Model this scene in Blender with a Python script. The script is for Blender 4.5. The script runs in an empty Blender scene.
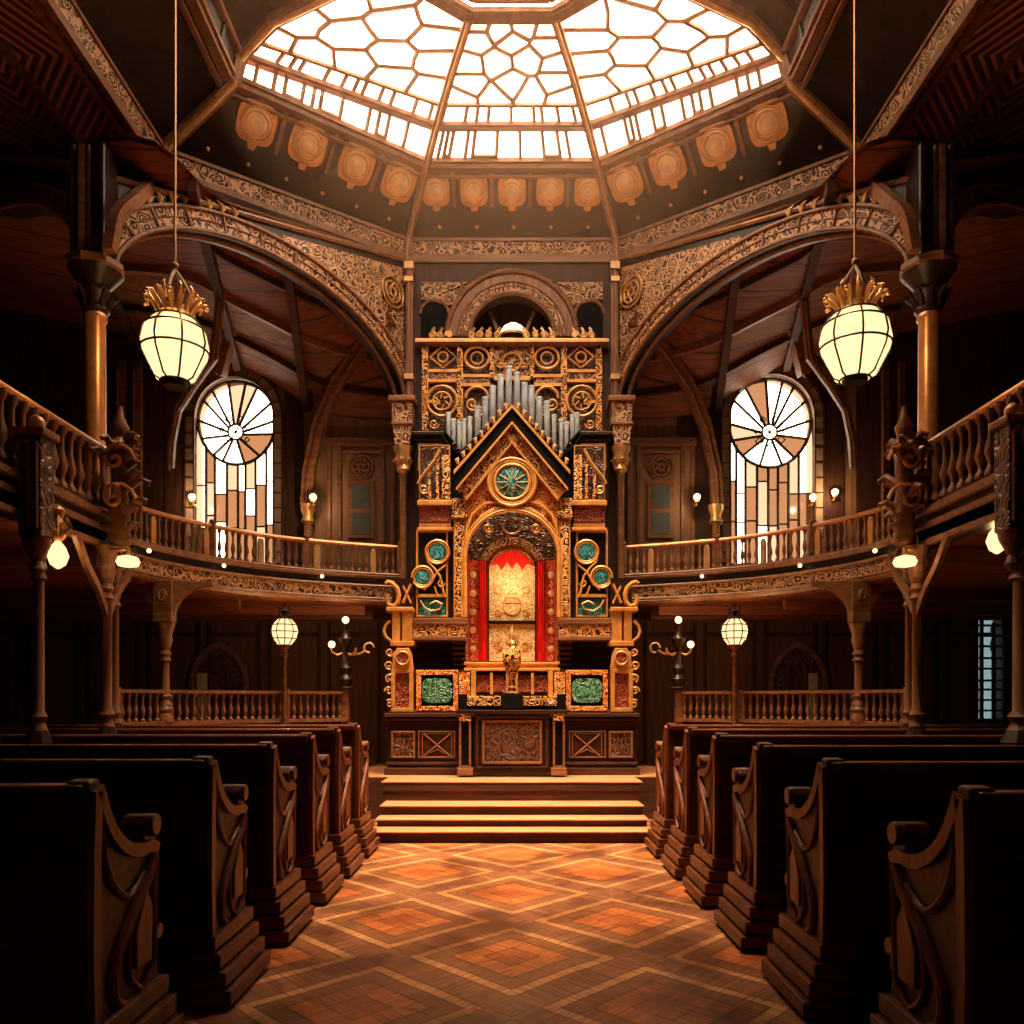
import bpy, math, random
from mathutils import Vector as V, Matrix
random.seed(7)
SC = bpy.context.scene
COL = SC.collection
PI = math.pi
F = 800.0
H = 1.4

def P(px, py, d):
    return V(((px-512)*d/F, d, H+(700-py)*d/F))

# ---------------------------------------------------------------- mesh builder
ORG = {}
class MB:
    def __init__(s): s.v = []; s.f = []; s.pc = []
    def add(s, vs, fs):
        n = len(s.v); s.pc.append((n, len(s.f))); s.v += [V(v) for v in vs]; s.f += [tuple(i+n for i in f) for f in fs]; return s
    def box(s, x0, x1, y0, y1, z0, z1):
        if x0 > x1: x0, x1 = x1, x0
        if y0 > y1: y0, y1 = y1, y0
        if z0 > z1: z0, z1 = z1, z0
        return s.add([(x0,y0,z0),(x1,y0,z0),(x1,y1,z0),(x0,y1,z0),(x0,y0,z1),(x1,y0,z1),(x1,y1,z1),(x0,y1,z1)],
              [(3,2,1,0),(4,5,6,7),(0,1,5,4),(1,2,6,5),(2,3,7,6),(3,0,4,7)])
    def beam(s, p, q, w, h, up=(0,0,1)):
        p = V(p); q = V(q); a = (q-p).normalized(); up = V(up)
        sd = a.cross(up)
        if sd.length < 1e-4: sd = a.cross(V((0,1,0)))
        sd.normalize(); u = sd.cross(a).normalized()
        vs = []
        for c in (p, q):
            for i, j in ((-1,-1),(1,-1),(1,1),(-1,1)): vs.append(c + sd*w/2*i + u*h/2*j)
        return s.add(vs, [(0,1,2,3),(7,6,5,4),(0,4,5,1),(1,5,6,2),(2,6,7,3),(3,7,4,0)])
    def tube(s, pts, r, n=8, closed=False):
        pts = [V(p) for p in pts]; m = len(pts)
        rs = r if isinstance(r, (list, tuple)) else [r]*m
        up = None; vs = []
        for i, p in enumerate(pts):
            if closed: t = pts[(i+1) % m]-pts[i-1]
            else: t = pts[min(i+1, m-1)]-pts[max(i-1, 0)]
            if t.length < 1e-9: t = V((0,0,1))
            t.normalize()
            if up is None:
                up = t.cross(V((0,0,1)))
                if up.length < .1: up = t.cross(V((0,1,0)))
            up = (up - t*up.dot(t))
            if up.length < 1e-6: up = t.orthogonal()
            up.normalize(); w = t.cross(up)
            for k in range(n):
                a = 2*PI*k/n; vs.append(p+(up*math.cos(a)+w*math.sin(a))*rs[i])
        fs = []
        for i in range(m if closed else m-1):
            j = (i+1) % m
            for k in range(n):
                l = (k+1) % n; fs.append((i*n+k, i*n+l, j*n+l, j*n+k))
        if not closed:
            fs.append(tuple(range(n-1, -1, -1))); fs.append(tuple((m-1)*n+k for k in range(n)))
        return s.add(vs, fs)
    def rib(s, pts, w, h, side):
        """rectangular section bar along pts; side = width direction"""
        pts = [V(p) for p in pts]; side = V(side).normalized(); vs = []
        m = len(pts)
        for i, p in enumerate(pts):
            t = (pts[min(i+1, m-1)]-pts[max(i-1, 0)]).normalized()
            u = t.cross(side).normalized()
            for a, b in ((-1,-1),(1,-1),(1,1),(-1,1)): vs.append(p+side*w/2*a+u*h/2*b)
        fs = []
        for i in range(m-1):
            for k in range(4):
                l = (k+1) % 4; fs.append((i*4+k, i*4+l, (i+1)*4+l, (i+1)*4+k))
        fs += [(3,2,1,0), tuple((m-1)*4+k for k in range(4))]
        return s.add(vs, fs)
    def lathe(s, prof, c=(0,0,0), n=20, axis=(0,0,1), sx=1.0):
        c = V(c); ax = V(axis).normalized()
        a = ax.orthogonal().normalized() if abs(ax.z) < .99 else V((1,0,0)); b = ax.cross(a)
        vs = []
        for r, z in prof:
            r = max(r, 1e-4)
            for k in range(n):
                t = 2*PI*k/n; vs.append(c+ax*z+(a*math.cos(t)*sx+b*math.sin(t))*r)
        fs = []
        for i in range(len(prof)-1):
            for k in range(n):
                l = (k+1) % n; fs.append((i*n+k, i*n+l, (i+1)*n+l, (i+1)*n+k))
        fs.append(tuple(range(n-1, -1, -1))); fs.append(tuple((len(prof)-1)*n+k for k in range(n)))
        return s.add(vs, fs)
    def ball(s, c, r, n=14, sz=1.0):
        prof = [(r*math.sin(PI*i/9), -r*sz*math.cos(PI*i/9)) for i in range(10)]
        return s.lathe(prof, c, n)
    def prism(s, poly, m0, m1):
        """poly: 2D points; m0/m1 map a 2D point to the front and back 3D point"""
        n = len(poly)
        vs = [m0(*p) for p in poly]+[m1(*p) for p in poly]
        fs = [tuple(range(n)), tuple(range(2*n-1, n-1, -1))]
        fs += [(i, i+n, (i+1) % n+n, (i+1) % n) for i in range(n)]
        return s.add(vs, fs)
    def band(s, inn, out, off):
        """closed solid between two parallel polylines, thickness vector off"""
        n = len(inn); off = V(off)
        vs = [V(p) for p in inn]+[V(p) for p in out]+[V(p)+off for p in inn]+[V(p)+off for p in out]
        fs = []
        for i in range(n-1):
            fs += [(i, i+1, n+i+1, n+i), (2*n+i, 3*n+i, 3*n+i+1, 2*n+i+1), (i, 2*n+i, 2*n+i+1, i+1), (n+i, n+i+1, 3*n+i+1, 3*n+i)]
        fs += [(0, n, 3*n, 2*n), (n-1, 3*n-1, 4*n-1, 2*n-1)]
        return s.add(vs, fs)
    def each(s, name, mat, parent, **k):
        """every added piece becomes an object of its own"""
        out = []; pc = s.pc+[(len(s.v), len(s.f))]
        for (v0, f0), (v1, f1) in zip(pc, pc[1:]):
            m = MB(); m.add(s.v[v0:v1], [tuple(i-v0 for i in f) for f in s.f[f0:f1]]); out.append(m.build(name, mat, parent, **k))
        return out
    def halves(s, name, mat, parent, **k):
        """one object left of the middle, one right of it, one across it"""
        ms = {-1: MB(), 0: MB(), 1: MB()}; pc = s.pc+[(len(s.v), len(s.f))]
        for (v0, f0), (v1, f1) in zip(pc, pc[1:]):
            xs = [v.x for v in s.v[v0:v1]]; key = -1 if max(xs) < .01 else (1 if min(xs) > -.01 else 0)
            ms[key].add(s.v[v0:v1], [tuple(i-v0 for i in f) for f in s.f[f0:f1]])
        return [m.build(name, mat, parent, **k) for m in ms.values() if m.v]
    def build(s, name, mat, parent=None, smooth=False, bevel=0, org=None):
        o0 = V(org) if org is not None else (ORG[parent.name] if parent else V((0,0,0)))
        me = bpy.data.meshes.new(name)
        me.from_pydata([v-o0 for v in s.v], [], s.f); me.validate(); 
        import bmesh
        bm = bmesh.new(); bm.from_mesh(me); bmesh.ops.recalc_face_normals(bm, faces=bm.faces); bm.to_mesh(me); bm.free()
        me.materials.append(mat)
        if smooth:
            me.shade_smooth(); me.set_sharp_from_angle(angle=.75)
        o = bpy.data.objects.new(name, me); COL.objects.link(o)
        if parent: o.parent = parent
        elif org is not None: o.location = o0
        ORG[o.name] = o0
        if bevel:
            b = o.modifiers.new('bevel', 'BEVEL'); b.width = bevel; b.segments = 2; b.limit_method = 'ANGLE'
        return o

def thing(name, label, cat, loc, group=None):
    o = bpy.data.objects.new(name, None); COL.objects.link(o); o.location = loc
    o['label'] = label; o['category'] = cat
    if group: o['group'] = group
    ORG[o.name] = V(loc); return o
def tag(o, label, cat, group=None):
    o['label'] = label; o['category'] = cat
    if group: o['group'] = group
    return o
def struct(mb, name, mat, **k):
    o = mb.build(name, mat, **k); o['kind'] = 'structure'; return o
def copy_part(o, parent, dloc):
    c = o.copy(); COL.objects.link(c); c.parent = parent; c.location = o.location+V(dloc); return c

# ---------------------------------------------------------------- materials
def new_mat(name):
    m = bpy.data.materials.new(name); m.use_nodes = True
    nt = m.node_tree; b = nt.nodes['Principled BSDF']
    return m, nt, b
def N(nt, t, **k):
    n = nt.nodes.new(t)
    for a, b in k.items(): setattr(n, a, b)
    return n
def ramp(nt, fac, stops, interp='LINEAR'):
    r = N(nt, 'ShaderNodeValToRGB'); r.color_ramp.interpolation = interp
    e = r.color_ramp.elements
    while len(e) < len(stops): e.new(.5)
    for i, (p, c) in enumerate(stops):
        e[i].position = p; e[i].color = (*c, 1) if len(c) == 3 else c
    nt.links.new(fac, r.inputs[0]); return r
def mth(nt, op, a, b=None, c=None):
    n = N(nt, 'ShaderNodeMath', operation=op)
    for i, x in enumerate((a, b, c)):
        if x is None: continue
        if isinstance(x, (int, float)): n.inputs[i].default_value = x
        else: nt.links.new(x, n.inputs[i])
    return n.outputs[0]
def plain(name, c, rough=.5, metal=0, spec=.5):
    m, nt, b = new_mat(name)
    b.inputs['Base Color'].default_value = (*c, 1); b.inputs['Roughness'].default_value = rough; b.inputs['Metallic'].default_value = metal
    tc = N(nt, 'ShaderNodeTexCoord'); no = N(nt, 'ShaderNodeTexNoise'); no.inputs['Scale'].default_value = 9
    nt.links.new(tc.outputs['Object'], no.inputs[0])
    r = ramp(nt, no.outputs[0], [(.3, tuple(x*.78 for x in c)), (.7, tuple(min(1, x*1.15) for x in c))])
    nt.links.new(r.outputs[0], b.inputs['Base Color'])
    return m
def wood(name, c1, c2, rough=.42, axis=0, scale=3.0, bump=.15, planks=0):
    m, nt, b = new_mat(name)
    tc = N(nt, 'ShaderNodeTexCoord'); mp = N(nt, 'ShaderNodeMapping')
    sc = [scale*6]*3; sc[axis] = scale*.6; mp.inputs['Scale'].default_value = sc
    nt.links.new(tc.outputs['Object'], mp.inputs[0])
    no = N(nt, 'ShaderNodeTexNoise'); no.inputs['Scale'].default_value = 1; no.inputs['Detail'].default_value = 5; no.inputs['Distortion'].default_value = .6
    nt.links.new(mp.outputs[0], no.inputs[0])
    r = ramp(nt, no.outputs[0], [(.3, c1), (.7, c2)])
    col = r.outputs[0]
    if planks:
        sx = N(nt, 'ShaderNodeSeparateXYZ'); nt.links.new(tc.outputs['Object'], sx.inputs[0])
        w = mth(nt, 'FRACT', mth(nt, 'MULTIPLY', sx.outputs[(axis+1) % 3 if axis != 2 else 0], planks))
        k = ramp(nt, w, [(0, (.08,.08,.08)), (.06, (1,1,1)), (.94, (1,1,1)), (1, (.08,.08,.08))])
        mx = N(nt, 'ShaderNodeMix', data_type='RGBA', blend_type='MULTIPLY'); mx.inputs[0].default_value = 1
        nt.links.new(col, mx.inputs[6]); nt.links.new(k.outputs[0], mx.inputs[7]); col = mx.outputs[2]
    nt.links.new(col, b.inputs['Base Color']); b.inputs['Roughness'].default_value = rough; b.inputs['Specular IOR Level'].default_value = .28
    bp = N(nt, 'ShaderNodeBump'); bp.inputs['Strength'].default_value = bump; bp.inputs['Distance'].default_value = .02
    nt.links.new(no.outputs[0], bp.inputs['Height']); nt.links.new(bp.outputs[0], b.inputs['Normal'])
    return m
def carved(name, hi, lo, scale=9, freq=26, rough=.4, metal=0, cut=.5, mid=None):
    """scrollwork: rings about jittered centres, raised bands coloured hi on ground lo"""
    m, nt, b = new_mat(name)
    tc = N(nt, 'ShaderNodeTexCoord'); no = N(nt, 'ShaderNodeTexNoise'); no.inputs['Scale'].default_value = scale*.8; no.inputs['Detail'].default_value = 2
    nt.links.new(tc.outputs['Object'], no.inputs[0])
    mx = N(nt, 'ShaderNodeMix', data_type='VECTOR'); mx.inputs[0].default_value = .06
    nt.links.new(tc.outputs['Object'], mx.inputs[4]); nt.links.new(no.outputs['Color'], mx.inputs[5])
    vo = N(nt, 'ShaderNodeTexVoronoi'); vo.inputs['Scale'].default_value = scale
    nt.links.new(mx.outputs[1], vo.inputs['Vector'])
    n2 = N(nt, 'ShaderNodeTexNoise'); n2.inputs['Scale'].default_value = scale*1.1; n2.inputs['Detail'].default_value = 1
    nt.links.new(tc.outputs['Object'], n2.inputs[0])
    sn = mth(nt, 'SINE', mth(nt, 'MULTIPLY', mth(nt, 'MULTIPLY_ADD', n2.outputs[0], .9, vo.outputs['Distance']), freq))
    ve = N(nt, 'ShaderNodeTexVoronoi', feature='DISTANCE_TO_EDGE'); ve.inputs['Scale'].default_value = scale
    nt.links.new(mx.outputs[1], ve.inputs['Vector'])
    ed = mth(nt, 'LESS_THAN', ve.outputs['Distance'], .045)
    v = mth(nt, 'MAXIMUM', mth(nt, 'MULTIPLY_ADD', sn, .5, .5), ed)
    stops = [(cut-.08, lo), (cut+.10, hi)]
    if mid: stops = [(max(0, cut-.3), lo), (cut, mid), (cut+.15, hi)]
    r = ramp(nt, v, stops)
    nt.links.new(r.outputs[0], b.inputs['Base Color'])
    b.inputs['Roughness'].default_value = rough; b.inputs['Metallic'].default_value = metal
    bp = N(nt, 'ShaderNodeBump'); bp.inputs['Strength'].default_value = .7; bp.inputs['Distance'].default_value = .015
    nt.links.new(v, bp.inputs['Height']); nt.links.new(bp.outputs[0], b.inputs['Normal'])
    return m
def glass(name, c, tr=.9):
    m, nt, b = new_mat(name); out = nt.nodes['Material Output']
    t = N(nt, 'ShaderNodeBsdfTransparent'); t.inputs[0].default_value = (*c, 1)
    g = N(nt, 'ShaderNodeBsdfGlossy'); g.inputs['Roughness'].default_value = .15
    mx = N(nt, 'ShaderNodeMixShader'); mx.inputs[0].default_value = 1-tr
    nt.links.new(t.outputs[0], mx.inputs[1]); nt.links.new(g.outputs[0], mx.inputs[2]); nt.links.new(mx.outputs[0], out.inputs[0])
    return m
def glow(name, c, st):
    m, nt, b = new_mat(name)
    b.inputs['Base Color'].default_value = (*c, 1); b.inputs['Emission Color'].default_value = (*c, 1); b.inputs['Emission Strength'].default_value = st
    return m

M = {}
M['dark'] = wood('dark_walnut', (.012,.005,.003), (.038,.014,.008), .38)
M['darkx'] = wood('dark_walnut_upright', (.012,.005,.003), (.038,.014,.008), .38, axis=2)
M['pew'] = wood('pew_mahogany', (.026,.006,.003), (.075,.018,.007), .45)
M['pewcap'] = wood('pew_cap', (.06,.018,.008), (.15,.045,.018), .34)
M['pewcarve'] = wood('pew_carving', (.085,.020,.007), (.21,.052,.016), .4, axis=2)
M['red'] = wood('red_oak_planks', (.10,.028,.012), (.26,.075,.028), .55, axis=0, planks=2.2)
M['mid'] = wood('brown_oak', (.14,.058,.026), (.30,.13,.06), .42)
M['midz'] = wood('brown_oak_upright', (.14,.058,.026), (.30,.13,.06), .42, axis=2)
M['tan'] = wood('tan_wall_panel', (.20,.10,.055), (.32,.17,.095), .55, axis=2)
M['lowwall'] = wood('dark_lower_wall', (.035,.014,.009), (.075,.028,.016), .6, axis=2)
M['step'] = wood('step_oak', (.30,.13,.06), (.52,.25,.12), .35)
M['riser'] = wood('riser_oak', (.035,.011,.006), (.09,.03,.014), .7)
M['gold'] = plain('gilded_wood', (.74,.34,.09), .38, .2)
M['brass'] = plain('aged_brass', (.62,.33,.13), .36, .4)
M['pale_gilt'] = plain('pale_gilt', (.85,.56,.30), .45, .1)
M['copper'] = plain('copper_shaft', (.62,.30,.14), .3, .55)
M['iron'] = plain('blackened_iron', (.02,.012,.008), .4, .4)
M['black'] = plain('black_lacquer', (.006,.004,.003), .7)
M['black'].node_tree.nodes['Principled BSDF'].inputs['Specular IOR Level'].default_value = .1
M['redborder'] = carved('red_embroidery', (.85,.16,.05), (.50,.012,.008), 14, 22, .7)
M['gcarve'] = carved('gilt_scrollwork', (.88,.39,.10), (.035,.011,.005), 10, 26, .42, .1, .68)
M['gfine'] = carved('fine_gilt_scrollwork', (.74,.33,.09), (.05,.015,.006), 14, 24, .4, .2)
M['rcarve'] = carved('red_and_gilt_carving', (.92,.36,.07), (.34,.035,.010), 13, 24, .45, .05)
M['redpan'] = carved('dark_red_carving', (.42,.09,.03), (.10,.014,.008), 11, 24, .5)
M['relief'] = carved('brown_pictorial_relief', (.12,.04,.016), (.03,.010,.006), 8, 18, .6)
M['bcarve'] = carved('brown_relief_carving', (.58,.29,.13), (.045,.018,.010), 8, 24, .5, 0, .6)
M['bfine'] = carved('fine_brown_relief', (.54,.28,.13), (.045,.02,.011), 9, 24, .5, 0, .62)
M['dcarve'] = carved('dark_relief_carving', (.15,.06,.03), (.018,.008,.005), 9, 24, .45)
M['teal'] = carved('teal_mosaic', (.03,.42,.44), (.004,.02,.03), 15, 34, .3, 0, .6, (.01,.10,.13))
M['green'] = carved('green_mosaic', (.12,.40,.22), (.008,.035,.022), 13, 30, .35, 0, .6, (.03,.16,.09))
M['crimson'] = wood('crimson_velvet', (.60,.010,.006), (.95,.03,.012), .8, axis=2, scale=8)
M['cream'] = carved('cream_gold_brocade', (.98,.80,.46), (.70,.42,.14), 15, 18, .5)
M['pipe'] = plain('pewter_pipe', (.66,.78,.98), .32, .3)
M['stone'] = plain('pale_stone', (.36,.24,.16), .7)
M['pale_stone'] = plain('pale_pane', (.62,.52,.42), .6)
M['lead'] = plain('leading_bronze', (.34,.17,.08), .5, .1)
M['leadd'] = plain('leading_dark', (.03,.017,.01), .5, .2)
M['clear'] = glass('clear_pane', (1,.97,.92), .93)
M['amber'] = glass('amber_pane', (.075,.040,.022), .93)
M['pale'] = glass('pale_gold_pane', (.13,.105,.08), .93)
M['blue'] = glass('blue_grey_pane', (.028,.05,.07), .85)
M['dim'] = plain('dim_leaded_pane', (.10,.12,.12), .2)
def globe_mat():
    m, nt, b = new_mat('lit_opal_globe'); out = nt.nodes['Material Output']
    e = N(nt, 'ShaderNodeEmission'); e.inputs[0].default_value = (1, .70, .34, 1); e.inputs[1].default_value = 2.1
    t = N(nt, 'ShaderNodeBsdfTransparent'); t.inputs[0].default_value = (1, .9, .7, 1)
    mx = N(nt, 'ShaderNodeMixShader'); mx.inputs[0].default_value = .6
    nt.links.new(t.outputs[0], mx.inputs[1]); nt.links.new(e.outputs[0], mx.inputs[2]); nt.links.new(mx.outputs[0], out.inputs[0]); return m
M['globe'] = globe_mat()
LAMPS = []
def lamp_or_fill_light(q, watts, size=.05):
    l = bpy.data.lights.new('lamp_or_fill_light', 'POINT'); l.energy = watts; l.color = (1, .62, .30); l.shadow_soft_size = size
    o = bpy.data.objects.new('lamp_or_fill_light', l); COL.objects.link(o); o.location = q
M['bulb'] = glow('lit_bulb', (1,.70,.36), 2.2)

def floor_mat():
    m, nt, b = new_mat('diamond_parquet')
    tc = N(nt, 'ShaderNodeTexCoord'); sx = N(nt, 'ShaderNodeSeparateXYZ'); nt.links.new(tc.outputs['Object'], sx.inputs[0])
    wn = N(nt, 'ShaderNodeTexNoise'); wn.inputs['Scale'].default_value = 1.3; nt.links.new(tc.outputs['Object'], wn.inputs[0])
    wob = mth(nt, 'MULTIPLY_ADD', wn.outputs[0], .12, -.06)
    x = mth(nt, 'DIVIDE', sx.outputs[0], .70); y = mth(nt, 'DIVIDE', mth(nt, 'ADD', sx.outputs[1], -4.36), .72)
    p = mth(nt, 'ADD', mth(nt, 'ADD', x, y), wob); q = mth(nt, 'SUBTRACT', mth(nt, 'SUBTRACT', x, y), wob)
    def cell(v): return mth(nt, 'ABSOLUTE', mth(nt, 'WRAP', v, 1.0, -1.0))
    ap = cell(p); aq = cell(q); r = mth(nt, 'MAXIMUM', ap, aq)
    g1 = (.30,.12,.045); 
    rp = ramp(nt, r, [(0, (.30,.075,.018)), (.20, (.34,.10,.028)), (.21, (.07,.022,.01)), (.24, (.42,.13,.035)), (.46, (.40,.13,.036)), (.47, (.05,.018,.009)),
                      (.50, (.22,.09,.04)), (.66, (.25,.105,.045)), (.68, (.07,.028,.013)), (.70, (.52,.26,.115)), (.80, (.48,.235,.10)), (.81, (.09,.035,.017)), (.84, (.24,.10,.05)), (1, (.20,.082,.04))])
    # grain runs along the boards of each half
    gx = mth(nt, 'GREATER_THAN', ap, aq)
    vs = []
    for a, bb in ((3.0, 55.0), (55.0, 3.0)):
        cm = N(nt, 'ShaderNodeCombineXYZ'); nt.links.new(mth(nt, 'MULTIPLY', p, a*.5), cm.inputs[0]); nt.links.new(mth(nt, 'MULTIPLY', q, bb*.5), cm.inputs[1])
        no = N(nt, 'ShaderNodeTexNoise'); no.inputs['Scale'].default_value = 1; no.inputs['Detail'].default_value = 4; nt.links.new(cm.outputs[0], no.inputs[0]); vs.append(no.outputs[0])
    mf = N(nt, 'ShaderNodeMix', data_type='FLOAT'); nt.links.new(gx, mf.inputs[0]); nt.links.new(vs[1], mf.inputs[2]); nt.links.new(vs[0], mf.inputs[3])
    gr = ramp(nt, mf.outputs[0], [(.25, (.28,.22,.18)), (.5, (.9,.86,.82)), (.75, (1.5,1.55,1.6))])
    mx = N(nt, 'ShaderNodeMix', data_type='RGBA', blend_type='MULTIPLY'); mx.inputs[0].default_value = 1
    nt.links.new(rp.outputs[0], mx.inputs[6]); nt.links.new(gr.outputs[0], mx.inputs[7])
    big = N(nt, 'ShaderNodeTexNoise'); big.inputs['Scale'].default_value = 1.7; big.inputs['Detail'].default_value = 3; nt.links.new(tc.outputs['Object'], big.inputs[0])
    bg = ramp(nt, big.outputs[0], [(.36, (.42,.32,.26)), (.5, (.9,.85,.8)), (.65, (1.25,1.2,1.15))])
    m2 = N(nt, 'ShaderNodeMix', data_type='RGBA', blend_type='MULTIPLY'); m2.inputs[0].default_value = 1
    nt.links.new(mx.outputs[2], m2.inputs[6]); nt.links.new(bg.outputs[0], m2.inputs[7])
    nt.links.new(m2.outputs[2], b.inputs['Base Color']); b.inputs['Roughness'].default_value = .34
    bp = N(nt, 'ShaderNodeBump'); bp.inputs['Strength'].default_value = .12; bp.inputs['Distance'].default_value = .01
    nt.links.new(mf.outputs[0], bp.inputs['Height']); nt.links.new(bp.outputs[0], b.inputs['Normal'])
    return m
M['floor'] = floor_mat()
def ceiling_mat():
    m, nt, b = new_mat('chevron_carved_ceiling')
    tc = N(nt, 'ShaderNodeTexCoord'); sx = N(nt, 'ShaderNodeSeparateXYZ'); nt.links.new(tc.outputs['Object'], sx.inputs[0])
    ax = mth(nt, 'ABSOLUTE', sx.outputs[0])
    c = mth(nt, 'ABSOLUTE', mth(nt, 'WRAP', mth(nt, 'ADD', ax, mth(nt, 'MULTIPLY', sx.outputs[1], .6)), .9, -.9))
    d = mth(nt, 'ABSOLUTE', mth(nt, 'WRAP', mth(nt, 'SUBTRACT', ax, mth(nt, 'MULTIPLY', sx.outputs[1], .9)), .9, -.9))
    r = mth(nt, 'FRACT', mth(nt, 'MULTIPLY', mth(nt, 'MAXIMUM', c, d), 9.0))
    rr = ramp(nt, r, [(0, (.62,.22,.11)), (.35, (.75,.28,.14)), (.45, (.07,.022,.011)), (1, (.16,.05,.024))])
    nt.links.new(rr.outputs[0], b.inputs['Base Color']); b.inputs['Roughness'].default_value = .5
    bp = N(nt, 'ShaderNodeBump'); bp.inputs['Strength'].default_value = .6; bp.inputs['Distance'].default_value = .02
    nt.links.new(r, bp.inputs['Height']); bp.invert = True; nt.links.new(bp.outputs[0], b.inputs['Normal'])
    return m
M['ceil'] = ceiling_mat()

SIDE = {-1: 'left', 1: 'right'}
def smooth_path(pts, n=4):
    out = []
    for i in range(len(pts)-1):
        p0 = V(pts[max(i-1, 0)]); p1 = V(pts[i]); p2 = V(pts[i+1]); p3 = V(pts[min(i+2, len(pts)-1)])
        for k in range(n):
            t = k/n; out.append(.5*((2*p1)+(p2-p0)*t+(2*p0-5*p1+4*p2-p3)*t*t+(3*p1-p0-3*p2+p3)*t**3))
    out.append(V(pts[-1])); return out

# ================================================================= SHELL
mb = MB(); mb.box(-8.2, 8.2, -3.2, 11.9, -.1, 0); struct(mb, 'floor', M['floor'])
WY = 11.4      # far wall
def arch_hole_wall(mb, x0, x1, z0, z1, holes, y0, y1):
    """wall in the xz plane with holes (xa, xb, za, zspring, rise); rise 0 = square"""
    holes = sorted(holes); x = x0
    for xa, xb, za, zs, rise in holes:
        mb.box(x, xa, y0, y1, z0, z1)
        mb.box(xa, xb, y0, y1, z0, za)
        if rise:
            cx = (xa+xb)/2; r = (xb-xa)/2
            arc = [(cx-r*math.cos(PI*i/20), zs+rise*math.sin(PI*i/20)) for i in range(21)]
            for i in range(20):
                (a, b), (c, d) = arc[i], arc[i+1]
                mb.prism([(a, b), (c, d), (c, z1), (a, z1)], lambda u, w: V((u, y0, w)), lambda u, w: V((u, y1, w)))
        else: mb.box(xa, xb, y0, y1, zs, z1)
        x = xb
    mb.box(x, x1, y0, y1, z0, z1)
# upper storey windows: centre x, half width
WIN = {-1: (-3.95, .565), 1: (3.70, .60)}
RW = (6.62, 7.03, 1.12, 2.62)         # lower right window
mb = MB()
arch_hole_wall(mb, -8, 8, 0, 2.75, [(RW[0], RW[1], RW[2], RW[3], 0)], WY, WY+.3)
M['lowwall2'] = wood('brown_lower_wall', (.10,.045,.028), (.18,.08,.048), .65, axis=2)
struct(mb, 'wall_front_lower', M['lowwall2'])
mb = MB()
arch_hole_wall(mb, -8, 8, 2.75, 7.4, [(WIN[k][0]-WIN[k][1], WIN[k][0]+WIN[k][1], 3.35, 5.42, WIN[k][1]+.02) for k in (-1, 1)], WY, WY+.3)
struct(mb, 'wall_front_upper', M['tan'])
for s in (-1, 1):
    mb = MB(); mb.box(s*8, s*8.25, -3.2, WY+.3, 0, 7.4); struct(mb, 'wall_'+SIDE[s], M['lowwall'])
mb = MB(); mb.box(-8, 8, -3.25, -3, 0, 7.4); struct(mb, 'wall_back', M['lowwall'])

# octagon of the dome
DC = 7.6
VX = [(-1.38, 10.5), (-3.85, 8.75), (-3.85, 6.45), (-1.38, 4.7), (1.38, 4.7), (3.85, 6.45), (3.85, 8.75), (1.38, 10.5)]
SB, SM, SU, SO = .765, .66, .60, .34
SMAP = [(.765, .765), (.66, .75), (.5, .65), (.34, .34)]
def oct_pt(i, s, z):
    x, y = VX[i % 8]
    if i % 8 in (1, 2, 5, 6) and SO < s < SB:      # the outer corners of the dome rise steeply
        for (a, za), (b, zb) in zip(SMAP, SMAP[1:]):
            if b <= s <= a: s = za+(zb-za)*(s-a)/(b-a); break
    return V((x*s, DC+(y-DC)*s, z))
# flat carved ceiling round the dome
mb = MB(); zc = 7.2
outer = [(-1.38, WY+.3), (-8.2, WY+.3), (-8.2, 6.45), (-8.2, -3.2), (8.2, -3.2), (8.2, 6.45), (8.2, WY+.3), (1.38, WY+.3)]
vs = [V((x, y, zc)) for x, y in VX]+[V((x, y, zc)) for x, y in outer]
vs += [v+V((0, 0, .15)) for v in vs]
fs = [(i, (i+1) % 8, 8+(i+1) % 8, 8+i) for i in range(8)]
fs += [tuple(16+k for k in f)[::-1] for f in fs]
mb.add(vs, fs); struct(mb, 'ceiling', M['ceil'])
mb = MB()
for s in (-1, 1):
    for a, b in (((3.9,8.7),(8,10.9)), ((3.9,8.7),(8,8.3)), ((3.9,8.7),(8,5.2)), ((3.9,6.5),(8,2.4)), ((3.9,8.7),(6.3,11.3)), ((3.95,8.7),(3.95,5.0)), ((4.5,8.9),(4.5,5.0)), ((5.3,9.3),(5.3,4.2))):
        mb.beam((s*a[0], a[1], zc-.03), (s*b[0], b[1], zc-.03), .06, .07)
struct(mb, 'trim_1', M['mid'])

# dome profile
SB, SM, SU, SO = .765, .66, .60, .34
PROF = [(1.0, 7.43), (SB, 8.0), (SM, 8.24), (.5, 8.53), (SO, 8.75)]
def zs(s):
    for (a, za), (b, zb) in zip(PROF, PROF[1:]):
        if s >= b: t = (s-a)/(b-a); return za+(zb-za)*t
    return PROF[-1][1]
def fp(i, w, s, dz=0):
    """point of face i (between vertices i and i+1), w in 0..1 across"""
    a = oct_pt(i, s, 0); b = oct_pt(i+1, s, 0); p = a.lerp(b, w); p.z = zs(s)+dz; return p

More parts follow.
